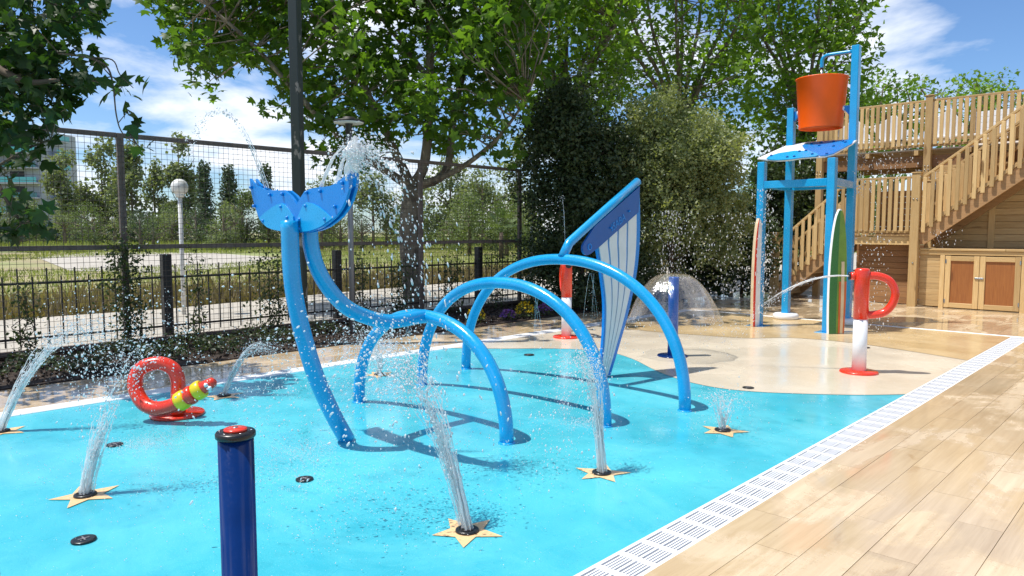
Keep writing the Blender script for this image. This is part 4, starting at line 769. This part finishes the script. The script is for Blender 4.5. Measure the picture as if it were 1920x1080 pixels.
# =================================================================== TIMBER DECK AND STAIR
XS, XB = 17.40, 18.60; ZL, ZD = 1.55, 3.50
td = thing('timber_deck', 'raised timber deck with railings and a two flight wooden stair', 'deck', (19, 4.5, 0))
BW = .075
def bal_mesh(h): return MB().box((0, 0, h / 2), (.028, BW, h), None, .004).mesh('baluster', 'pine_v')
def post(x, y, z0, z1, w=.15, cap=True):
    p = part(td, 'post', (MB().box((x, y, (z0 + z1) / 2), (w, w, z1 - z0), None, .008), 'pine_v'))
    if cap: part(p, 'post_cap', (MB().box((x, y, z1 + .013), (w + .03, w + .03, .022), None, .004), 'pine_y'))
    for dz in (-.02,): pass
    return p
def flat_rail(x, y0, y1, z, h, gap=.115):
    m = bal_mesh(h - .12); r = part(td, 'handrail', (MB().box((x, (y0 + y1) / 2, z + h - .02), (.085, y1 - y0, .045), None, .006), 'pine_y')); part(td, 'bottom_rail', (MB().box((x, (y0 + y1) / 2, z + .07), (.05, y1 - y0, .07), None, .005), 'pine_y'))
    n = int((y1 - y0) / gap); g = (y1 - y0) / n
    for k in range(n): part(r, 'baluster', m, (x - .042, y0 + g * (k + .5), z + .075))
# upper deck: boards, edge beam, joists, posts, railing
for k in range(22): part(td, 'deck_board', (MB().box((XB - .02 + .145 * k + .07, 2.6, ZD - .018), (.138, 9.0, .032), None, .004), 'driftwood' if k == 0 else 'pine_y'))
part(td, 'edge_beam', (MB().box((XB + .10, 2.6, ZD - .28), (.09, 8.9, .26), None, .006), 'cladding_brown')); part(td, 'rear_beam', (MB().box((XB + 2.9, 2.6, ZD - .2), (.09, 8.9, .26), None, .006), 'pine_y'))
for k in range(9): part(td, 'joist', (MB().box((XB + 1.45, 7.0 - k * 1.05, ZD - .09), (3.0, .09, .11), None, .005), 'pine_x'))
post(XB - .03, 4.66, 2.75, 4.66); post(XB - .03, 7.06, 0, 4.64); post(XB - .03, 1.2, 2.75, 4.66); post(XB - .03, -1.6, 0, 4.66)
flat_rail(XB - .02, 4.74, 6.98, ZD, 1.08); flat_rail(XB - .02, 1.28, 4.58, ZD, 1.08); flat_rail(XB - .02, -1.5, 1.12, ZD, 1.08)
r = part(td, 'handrail', (MB().box((XB + 1.5, 7.06, ZD + 1.06), (2.9, .085, .045), None, .006), 'pine_x')); m = MB().box((0, 0, .48), (BW, .028, .96), None, .004).mesh('baluster', 'pine_v')
for k in range(20): part(r, 'baluster', m, (XB + .14 + k * .14, 7.06, ZD + .075))
part(td, 'bottom_rail', (MB().box((XB + 1.5, 7.06, ZD + .07), (2.9, .05, .07), None, .005), 'pine_x'))
for y in (4.66, 7.06):
    for s in (-.035, .035):
        for z in (3.02, 3.10): part(td, 'bolt', MB().lathe((0, 0, 0), [(.014, 0), (.014, .01), (.006, .014)], 10).mesh('bolt', 'steel'), (XB - .107, y + s, z), (0, R(-90), 0))
# landing
for k in range(8): part(td, 'landing_board', (MB().box((XS + .06 + .145 * k + .07, 5.22, ZL - .018), (.138, 1.24, .032), None, .004), 'pine_y'))
part(td, 'landing_beam', (MB().box((XS + .06, 5.22, ZL - .13), (.05, 1.24, .17), None, .005), 'pine_y'))
post(XS, 4.55, 0, 2.87, .17); post(XS + .03, 5.90, 0, 2.80, .13); post(XB - .12, 4.55, 0, 2.75, .14); post(XB - .12, 5.9, 0, 2.75, .14)
flat_rail(XS, 4.64, 5.83, ZL, 1.26)
for z, s in ((2.32, .035), (2.32, -.035), (.95, 0)): part(td, 'bolt', MB().lathe((0, 0, 0), [(.016, 0), (.016, .01), (.006, .015)], 10).mesh('bolt', 'steel'), (XS - .087, 4.55 + s, z), (0, R(-90), 0))
# flights
def flight(y0, z0, y1, z1, n, railh):
    s = (z1 - z0) / (y1 - y0); dy = (y1 - y0) / n; dz = (z1 - z0) / n; d = Vector((0, y1 - y0, z1 - z0)).normalized(); nrm = Vector((0, -d.z, d.y)) * (1 if d.y > 0 else -1)
    for X in (XS + .03, XB - .12): part(td, 'stringer', (MB().bar(Vector((X, y0, z0 - .10)), Vector((X, y1, z1 - .10)), .05, .27, .005), 'stringer_wood'))
    for k in range(n):
        part(td, 'tread', (MB().box(((XS + XB) / 2 - .04, y0 + dy * (k + .5), z0 + dz * (k + 1) - .02), (1.06, abs(dy) + .03, .036), None, .004), 'pine_x')); part(td, 'riser', (MB().box(((XS + XB) / 2 - .04, y0 + dy * (k + .04), z0 + dz * (k + .5) - .02), (1.05, .02, abs(dz) - .04), None, .002), 'pine_x'))
    L_ = abs(y1 - y0); m = bal_mesh(railh - .03); nb = int(L_ / .145)
    for X, nm in ((XS, 'handrail'), (XB - .14, 'handrail')):
        r = part(td, nm, (MB().bar(Vector((X, y0, z0 + railh)), Vector((X, y1, z1 + railh)), .085, .05, .006), 'pine_y')); part(td, 'bottom_rail', (MB().bar(Vector((X + .01, y0, z0 + .12)), Vector((X + .01, y1, z1 + .12)), .05, .07, .005), 'pine_y'))
        if X > 18: part(td, 'mid_rail', (MB().bar(Vector((X + .01, y0, z0 + .68)), Vector((X + .01, y1, z1 + .68)), .04, .07, .005), 'pine_y'))
        for k in range(nb):
            y = y0 + (y1 - y0) * (k + .5) / nb; z = z0 + (y - y0) * s; part(r, 'baluster', m, (X - .045, y, z + .0))
flight(4.46, ZL, 1.90, ZD, 10, 1.20); flight(5.98, ZL, 7.62, .12, 8, 1.20)
post(XS + .02, 7.66, 0, 1.58, .15); post(XB - .12, 7.66, 0, 1.5, .14)
# boarded walls under the deck and the landing
def boards(x, y0, y1, z0, z1, h, mat, nm='wall_board'):
    n = int(round((z1 - z0) / h)); hh = (z1 - z0) / n; m = MB().box((0, 0, 0), (.024, y1 - y0, hh - .006), None, .003).mesh(nm, mat)
    for k in range(n): part(td, nm, m, (x, (y0 + y1) / 2, z0 + hh * (k + .5)))
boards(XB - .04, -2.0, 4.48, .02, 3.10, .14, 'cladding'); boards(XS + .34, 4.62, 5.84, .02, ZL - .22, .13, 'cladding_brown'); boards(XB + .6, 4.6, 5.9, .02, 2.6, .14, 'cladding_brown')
part(td, 'added_backing', (MB().box((XB - .018, 1.24, 1.56), (.012, 6.46, 3.08)), 'cladding_brown')); part(td, 'added_backing', (MB().box((XS + .362, 5.23, .67), (.012, 1.2, 1.3)), 'cladding_brown'))  # thin sheets added behind the boards to stop light showing through gaps
for y in (3.36, 1.6): part(td, 'wall_batten', (MB().box((XB - .065, y, 1.56), (.03, .12, 3.0), None, .004), 'pine_v'))

cb = thing('bar_cabinet', 'low pine cabinet with two brown panelled doors under the stair', 'cabinet', (XS + .6, 2.5, 0))
XC = XS + .12
n = 9; hh = 1.10 / n; m1 = MB().box((0, 0, 0), (.022, .44, hh - .004), None, .003).mesh('front_board', 'cladding'); m2 = MB().box((0, 0, 0), (.022, 2.0, hh - .004), None, .003).mesh('front_board', 'cladding')
for k in range(n): part(cb, 'front_board', m1, (XC, 4.235, .03 + hh * (k + .5))); part(cb, 'front_board', m2, (XC, 1.52, .03 + hh * (k + .5)))
part(cb, 'fascia', (MB().box((XC - .012, 2.48, 1.175), (.05, 3.95, .085), None, .005), 'pine_y'))
for k, (a, c) in enumerate(((4.46, 2.9), (2.896, 1.5), (1.496, .5))): part(cb, 'countertop', (MB().box((XC + .45, (a + c) / 2, 1.245), (1.02, a - c, .045), None, .006), 'pine_y'))
for y in (4.02, 2.57): part(cb, 'door_jamb', (MB().box((XC - .006, y, .565), (.06, .09 if y > 3 else .11, 1.13), None, .005), 'pine_v'))
for (y0, y1) in ((3.345, 3.965), (2.632, 3.337)):
    ym = (y0 + y1) / 2; w = y1 - y0; xd = XC - .02
    d = part(cb, 'door', (MB().box((xd + .012, ym, .57), (.012, w - .10, .95), None, .002), 'teak_panel'))
    for y in (y0 + .05, y1 - .05): part(d, 'stile', (MB().box((xd, y, .57), (.034, .10, 1.09), None, .004), 'pine_v'))
    for z in (.075, 1.06): part(d, 'door_rail', (MB().box((xd + .0005, ym, z), (.033, w - .20, .10), None, .004), 'pine_y'))
    yh = y1 - .012 if y1 > 3.5 else y0 + .012
    for z in (.16, 1.0): part(d, 'hinge', (MB().box((xd - .02, yh, z), (.008, .02, .08)), 'steel'))
part(cb, 'latch', (MB().box((XC - .045, 3.34, .66), (.02, .16, .035), None, .006), 'steel'))

# white loungers on the upper deck, seen between the balusters
def lounger(label, y, x=19.5, flip=1):
    t = thing('deck_lounger', label, 'lounger', (x, y, ZD), 'white loungers on the upper deck'); z = ZD
    part(t, 'seat', (MB().box((x, y - flip * .45, z + .30), (.6, 1.1, .05), None, .01), 'white_fabric')); part(t, 'backrest', (MB().bar(Vector((x, y + flip * .1, z + .3)), Vector((x, y + flip * .45, z + .82)), .6, .05, .01, (1, 0, 0)), 'white_fabric'))
    for a in (-.26, .26):
        for c in (-.95, .05): part(t, 'leg', (MB().box((x + a, y + flip * c, z + .14), (.035, .035, .28)), 'white_plastic'))
lounger('white lounger on the upper deck beside the bucket tower', 6.35); lounger('white lounger on the upper deck, middle one behind the railing', 5.45); lounger('white lounger on the upper deck right of the tall deck post', 4.25)
t = thing('shade_frame', 'white tubular frame on the upper deck behind the railing', 'frame', (19.9, 5.5, ZD)); part(t, 'crossbar', (MB().tube(smooth_path([(19.9, 6.5, ZD + .75), (19.9, 5.9, ZD + .80), (19.9, 5.0, ZD + .86), (19.9, 4.6, ZD + .84)], 4), .025, 10), 'white_plastic'))
for y, zt in ((6.5, .75), (4.6, .84)): part(t, 'upright', (MB().tube([(19.9, y, ZD), (19.9, y, ZD + zt)], .025, 10), 'white_plastic'))
t = thing('white_screen', 'white boarded screen on the upper deck behind the stair top', 'screen', (20.4, 3.6, ZD))
for k in range(7): part(t, 'board', (MB().box((20.4, 3.55, ZD + .09 + k * .135), (.03, 1.15, .128), None, .004), 'white_plastic'))
for y in (2.94, 4.17): part(t, 'screen_post', (MB().box((20.4, y, ZD + .52), (.09, .09, 1.04), None, .005), 'pine_v'))

# =================================================================== NOZZLES, STARS, DRAINS
def star(label, c, r, a0):
    t = thing('star_nozzle', label, 'spray nozzle', c, 'star nozzles'); o = []
    for k in range(10):
        a = a0 + k * math.pi / 5; q = r * (1 if k % 2 == 0 else .47) * RNG.uniform(.93, 1.08); o.append((c[0] + q * math.cos(a), c[1] + q * math.sin(a), 0))
    part(t, 'star', (sheet(o, .010 if c[0] > 6.7 else .005), 'star_rubber')); part(t, 'nozzle', (MB().lathe((c[0], c[1], .006), [(.066, 0), (.064, .010), (.05, .015), (.046, .011), (.02, .010)], 28), 'black_plastic'))
    for k in range(4): a = k * math.pi / 2 + .5; part(t, 'jet_hole', (MB().lathe((c[0] + .028 * math.cos(a), c[1] + .028 * math.sin(a), .017), [(.008, 0), (.007, .004)], 8), 'lamp_grey'))
S = {k: G(*p) for k, p in dict(L=(160, 930), C=(876, 997), R=(1128, 888), RR=(1355, 808), BL=(420, 743), E=(2, 810), M=(712, 703)).items()}
for k, lab, a in (('L', 'peach star nozzle at the left with a double spray', .2), ('C', 'peach star nozzle nearest the camera, right of the bollard', .1), ('R', 'peach star nozzle in front of the second blue arch', .5), ('RR', 'peach star nozzle closest to the sand surface', .25), ('BL', 'peach star nozzle right of the red coil', .0), ('E', 'peach star nozzle cut by the left frame edge', .3), ('M', 'peach star nozzle behind the first blue arch', .15)): star(lab, S[k], .20, a)
for lab, p, r in (('black round drain cover at the lower left, left of the bollard', (157, 1014), .062), ('black round drain cover right of the bollard', (571, 900), .058), ('black round drain cover behind the left star', (215, 835), .06), ('black round drain cover in front of the far red post', (992, 666), .07), ('black round drain cover on the sand surface near its edge', (1403, 728), .06), ('small black drain cover beside the near red spout', (1624, 653), .05)):
    c = G(*p); t = thing('drain_cover', lab, 'drain cover', c, 'round drain covers'); z = .010 if c[0] > 10.5 else .005
    part(t, 'cover', (MB().lathe((c[0], c[1], z), [(r, 0), (r * .98, .006), (r * .8, .008)], 28), 'black_plastic')); part(t, 'slot', (MB().box((c[0], c[1], z + .009), (r * .9, .008, .003)).box((c[0], c[1], z + .0092), (.008, r * .9, .003)), 'lamp_grey'))

# =================================================================== WATER IN THE AIR
bm = bmesh.new(); bmesh.ops.create_icosphere(bm, subdivisions=1, radius=1); bm.verts.index_update(); IV = np.array([v.co for v in bm.verts]); IF = np.array([[v.index for v in f.verts] for f in bm.faces]); bm.free()
def drops(name, P, vel, size):
    n = len(P); d = unit(vel); u = unit(np.cross(d, np.array([.3, .5, .81]))); w = np.cross(d, u); el = 1 + np.clip(np.linalg.norm(vel, axis=1) * RNG.uniform(.05, .6, n), 0, 2.2)
    s = size[:, None, None]; j = 1 + RNG.normal(size=(n, len(IV), 1)) * .16
    v = P[:, None] + s * j * (IV[None, :, 0:1] * u[:, None] + IV[None, :, 1:2] * w[:, None] + IV[None, :, 2:3] * (d * el[:, None])[:, None])
    f = IF[None] + (np.arange(n) * len(IV))[:, None, None]; ok = P[:, 2] > .012
    v = v[ok]; f = IF[None] + (np.arange(len(v)) * len(IV))[:, None, None]
    return mesh_np(name, v.reshape(-1, 3), f.reshape(-1, 3), 'water_drop', True)
GR = np.array([0, 0, -9.81])
def ballistic(p0, v0, n, t0, t1, spread, r0=.012, smin=.0025, smax=.008, tpow=1.0):
    t = (t0 + (t1 - t0) * RNG.uniform(0, 1, n) ** tpow)[:, None]; v = np.asarray(v0) + RNG.normal(size=(n, 3)) * spread
    P = np.asarray(p0) + RNG.normal(size=(n, 3)) * np.array([r0, r0, r0 * .3]) + v * t + .5 * GR * t * t
    return P, v + GR * t, smin * .75 * .8 + (smax * .78 - smin * .6) * RNG.uniform(0, 1, n) ** 3.8
def ropes(mb, p0, v0, T, k, r, spread, wob=.006):
    for _ in range(k):
        v = np.asarray(v0) + RNG.normal(size=3) * spread; q = np.asarray(p0) + RNG.normal(size=3) * np.array([.016, .016, 0]); ts = np.linspace(0, T * RNG.uniform(.35, 1.15), 22)
        p = [q + v * t + .5 * GR * t * t + RNG.normal(size=3) * wob * (t / T) for t in ts]; mb.tube(p, [r * .62 * RNG.uniform(.35, 1.5) * max(.06, 1 - (i / 21) ** 1.6) for i in range(22)], 6, True)
def jet(label, segs, rope=None, loc=None, name='water_jet', group='water jets'):
    t = thing(name, label, 'water jet', loc if loc is not None else segs[0][0], group)
    if rope:
        mb = MB(); [ropes(mb, *r) for r in rope]; part(t, 'stream', (mb, 'water_stream'))
    A = [ballistic(*s) for s in segs]; part(t, 'droplets', drops('droplets', np.concatenate([a[0] for a in A]), np.concatenate([a[1] for a in A]), np.concatenate([a[2] for a in A])), kind='stuff'); return t
LF = -RT
def V3(l, f, z): return LF * l + FH * f + np.array([0, 0, z])
zo = np.array([0, 0, .02])
jet('tall white jet leaning left from the nearest star', [(S['C'] + zo, V3(1.05, .45, 4.25), 1500, .06, .42, .20, .016, .003, .008, 1), (S['C'] + zo, V3(1.15, .5, 4.2), 1300, .25, .62, .40, .02, .003, .010, 1), (S['C'] + zo, V3(1.1, .5, 4.2), 260, .5, .85, .6, .02, .003, .009)], [(S['C'] + zo, V3(1.05, .45, 4.25), .30, 34, .010, .17)])
jet('upright white jet from the star before the second arch', [(S['R'] + zo, V3(.32, .2, 3.9), 1200, .06, .40, .14, .018, .003, .007), (S['R'] + zo, V3(.42, .2, 3.8), 1000, .25, .78, .24, .02, .003, .0085), (S['R'] + zo, V3(.5, .1, 3.5), 260, .55, .8, .4, .02, .003, .007)], [(S['R'] + zo, V3(.30, .2, 3.9), .29, 32, .009, .12)])
jet('double spray rising from the star at the left', [(S['L'] + zo, V3(-.85, .5, 4.2), 800, .05, .35, .20, .016, .003, .008), (S['L'] + zo, V3(.15, .5, 4.4), 240, .08, .55, .28, .02, .003, .010), (S['L'] + zo, V3(-.9, .6, 4.4), 420, .2, .65, .55, .02, .003, .009)], [(S['L'] + zo, V3(-.85, .5, 4.2), .18, 24, .010, .18), (S['L'] + zo, V3(.2, .4, 4.0), .12, 3, .006, .15)])
jet('small crown of four short jets at the star near the sand', [(S['RR'] + zo, V3(l, f, 2.35), 130, .02, .36, .12, .01, .003, .009) for l, f in ((.50, 0), (-.48, 0), (.05, .4), (0, -.3))] + [(S['RR'] + zo, V3(0, 0, 2.2), 260, .1, .45, .45, .02, .003, .008)], [(S['RR'] + zo, V3(l, f, 2.35), .24, 5, .008, .06) for l, f in ((.50, 0), (-.48, 0), (.05, .3))])
jet('thin arc of water right of the red coil', [(S['BL'] + zo, V3(-1.15, .1, 3.1), 800, .05, .45, .12, .012, .003, .008), (S['BL'] + zo, V3(-1.2, .1, 3.1), 260, .3, .62, .35, .02, .003, .009)], [(S['BL'] + zo, V3(-1.15, .1, 3.1), .38, 14, .009, .08)])
jet('long arc of water rising at the left frame edge', [(S['E'] + zo, V3(-1.55, .35, 4.0), 1200, .05, .50, .15, .014, .003, .009), (S['E'] + zo, V3(-1.6, .35, 4.0), 420, .35, .8, .45, .02, .003, .010)], [(S['E'] + zo, V3(-1.55, .35, 4.0), .38, 18, .010, .11)])
jet('broad white splash behind the first blue arch', [(S['M'] + zo, V3(.1, .1, 2.7), 1700, .04, .50, .58, .03, .003, .010), (S['M'] + zo, V3(.7, -.2, 2.9), 700, .2, .65, .7, .03, .003, .011), (S['M'] + zo, V3(-.3, -.5, 2.4), 320, .2, .6, .8, .03, .003, .010)], [(S['M'] + zo, V3(.1, 0, 2.6), .22, 12, .012, .5, .015)])
q = PX(497, 352, XF + .025); jet('high thin arc of water from the left tail fluke', [(q, V3(1.0, .05, 3.42), 420, .03, .62, .04, .006, .003, .008)], [(q, V3(1.0, .05, 3.42), .30, 3, .007, .02, .004)])
q = PX(600, 351, XF + .025); q2 = PX(636, 338, XF + .025); cl = PX(662, 292, XF)
t = jet('burst of water tumbling from the right tail fluke', [(cl, V3(-.35, 0, .8), 1000, 0, .24, .5, .06, .004, .012), (cl + [0, 0, .05], V3(-.75, .1, .7), 700, .15, .75, .28, .05, .004, .012), (PX(672, 285, XF), V3(-.6, .1, .9), 160, .0, .5, .35, .06, .004, .014)], [(q, V3(-.75, 0, 2.35), .27, 3, .011, .03, .004), (q2, V3(-.42, 0, 2.0), .22, 3, .011, .03, .004)])
bm = bmesh.new(); bmesh.ops.create_icosphere(bm, subdivisions=4, radius=1); rs = np.random.default_rng(3); ph = rs.uniform(0, 6.28, (6, 3)); kf = rs.normal(size=(6, 3)) * 4.6
for v in bm.verts:
    c = np.array(v.co); s = sum(math.sin(float(kf[i] @ c) + ph[i, 0]) for i in range(6)) * .17; d = c * (1 + s); tz = d[2]
    w = LF * (d[0] * (.055 - .02 * tz) - .02 * tz) + FH * d[1] * .05 + np.array([0, 0, tz * .105 + .01]); v.co = Vector(cl + w)
me = bpy.data.meshes.new('water_mass'); bm.to_mesh(me); bm.free(); me.materials.append(MATS['water_stream']); me.polygons.foreach_set('use_smooth', [True] * len(me.polygons)); part(t, 'water_mass', me)
jet('curved stream pouring left from the near red spout', [(nz1, sd1 * 3.05 + [0, 0, .25], 420, .12, .42, .14, .01, .002, .006), (nz1, sd1 * 3.1 + [0, 0, .2], 120, .3, .48, .3, .01, .002, .006)], [(nz1, sd1 * 3.05 + [0, 0, .25], .30, 16, .010, .06, .004)])
q = W(1058, 462, 8.05); jet('fine high jet rising beside the sail tube', [(q, V3(.10, 0, 3.3), 60, .05, .5, .05, .004, .002, .004), (q, V3(.35, 0, 3.2), 60, .3, .62, .12, .004, .002, .005)], [(q, V3(.12, 0, 3.3), .33, 1, .0035, .01, .002)])
for lab, X, y, zt in (('thin fan of streams under the first blue arch', 4.0, 5.1, .84), ('thin fan of streams under the second blue arch', 4.93, 4.4, 1.05), ('thin fan of streams under the third blue arch', 5.86, 4.45, 1.22)):
    q = np.array([X, y, zt]); jet(lab, [(q, V3(-.3 * k, .5, -1.2), 14, .05, .34, .03, .003, .002, .004) for k in (0, .7, 1.4, -.8)], [(q, V3(-.3 * k, .5, -1.2), .32, 1, .0022, .01, .002) for k in (0, .7, 1.4, -.8)])
def curtain(label, px, y0, y1, d, w, n, smax=.010):
    a, b_ = W(px, y0, d), W(px, y1, d); u = RNG.uniform(0, 1, n); P = a + (b_ - a) * u[:, None] + RT * (RNG.normal(size=n) * w)[:, None] + FH * (RNG.normal(size=n) * .15)[:, None]
    t = thing('falling_water', label, 'water', P[0], 'falling water'); part(t, 'droplets', drops('droplets', P, np.tile([0, 0, -3.5], (n, 1)) + RNG.normal(size=(n, 3)) * .3, .003 + (smax - .003) * RNG.uniform(0, 1, n) ** 2), kind='stuff')
curtain('shower of drops falling along the left tower leg', 1436, 355, 590, 12.2, .09, 420); curtain('drops falling at the right rear tower leg, below the roof', 1607, 290, 370, 12.6, .07, 130); curtain('drops splashing under the upper deck edge', 1660, 290, 340, 13.2, .38, 190); curtain('thin drop stream falling left of the red spout handle', 1622, 430, 690, 11.5, .03, 110); curtain('thin drop stream falling through the red spout handle', 1650, 430, 700, 11.3, .06, 150)
curtain('curtain of drops falling behind the water dome, left side', 1265, 395, 525, 12.5, .22, 420); curtain('curtain of drops right of the water dome', 1375, 400, 560, 12.8, .26, 380); curtain('scattered drops below the upper stair', 1770, 430, 465, 14.5, .12, 50)
jet('wide fine spray drifting round the red coil', [(S['L'] + V3(-.6, 1.2, .1), V3(-.5, .5, 3.0), 700, .05, .62, .75, .12, .002, .008), (np.array([2.5, 7.2, .1]), V3(.3, 0, 3.0), 900, .05, .6, .75, .3, .002, .008), (np.array([2.3, 7.7, .3]), V3(0, 0, 1.9), 450, .05, .45, .7, .4, .002, .009)], name='water_spray')
jet('spray bouncing up at the foot of the whale tail', [(np.array([3.2, 4.9, .05]), V3(.3, 0, 2.6), 420, .05, .5, .6, .15, .002, .008), (np.array([3.9, 5.8, .3]), V3(0, 0, 2.2), 520, .05, .5, .25, .08, .002, .006)], name='water_spray')

rim = np.array(rim); part(wd, 'droplets', drops('droplets', rim, np.tile([0, 0, -2.5], (len(rim), 1)) + RNG.normal(size=(len(rim), 3)) * .4, .0015 + .005 * RNG.uniform(0, 1, len(rim)) ** 3), kind='stuff')
# beads and foam lying on the wet rubber
n = 15000; P = np.stack([RNG.uniform(-.5, 8.6, n), RNG.uniform(2.15, 7.55, n)], 1)
cen = np.array([(2.9, 5.0, .55), (2.2, 5.9, .45), (3.1, 3.9, .5), (3.8, 3.3, .35), (4.8, 6.5, .4), (2.6, 4.3, .6), (5.4, 3.1, .35), (1.6, 5.2, .5)])
keep = RNG.uniform(0, 1, n) < .25 + sum(.9 * np.exp(-((P[:, 0] - c[0]) ** 2 + (P[:, 1] - c[1]) ** 2) / c[2] ** 2) for c in cen); P = P[keep]; P = np.concatenate([P] + [G(x, y)[:2] + RNG.normal(size=(m, 2)) * r for x, y, m, r in ((560, 850, 700, .16), (530, 880, 400, .2), (290, 832, 600, .17), (250, 836, 300, .12), (640, 905, 300, .25), (1095, 795, 500, .10), (1110, 640, 100, .2), (960, 800, 200, .3), (720, 735, 500, .15), (430, 900, 300, .4), (700, 960, 500, .35), (1290, 690, 200, .25), (1370, 760, 150, .2))])
n = len(P); P = np.concatenate([P, np.full((n, 1), .014)], 1)
solo('water_beads', drops('water_beads', P, RNG.normal(size=(n, 3)) * [1, 1, .05], RNG.uniform(.0009, .0031, n)), 'tiny beads of water scattered over the wet blue rubber', 'water', None, 'stuff')
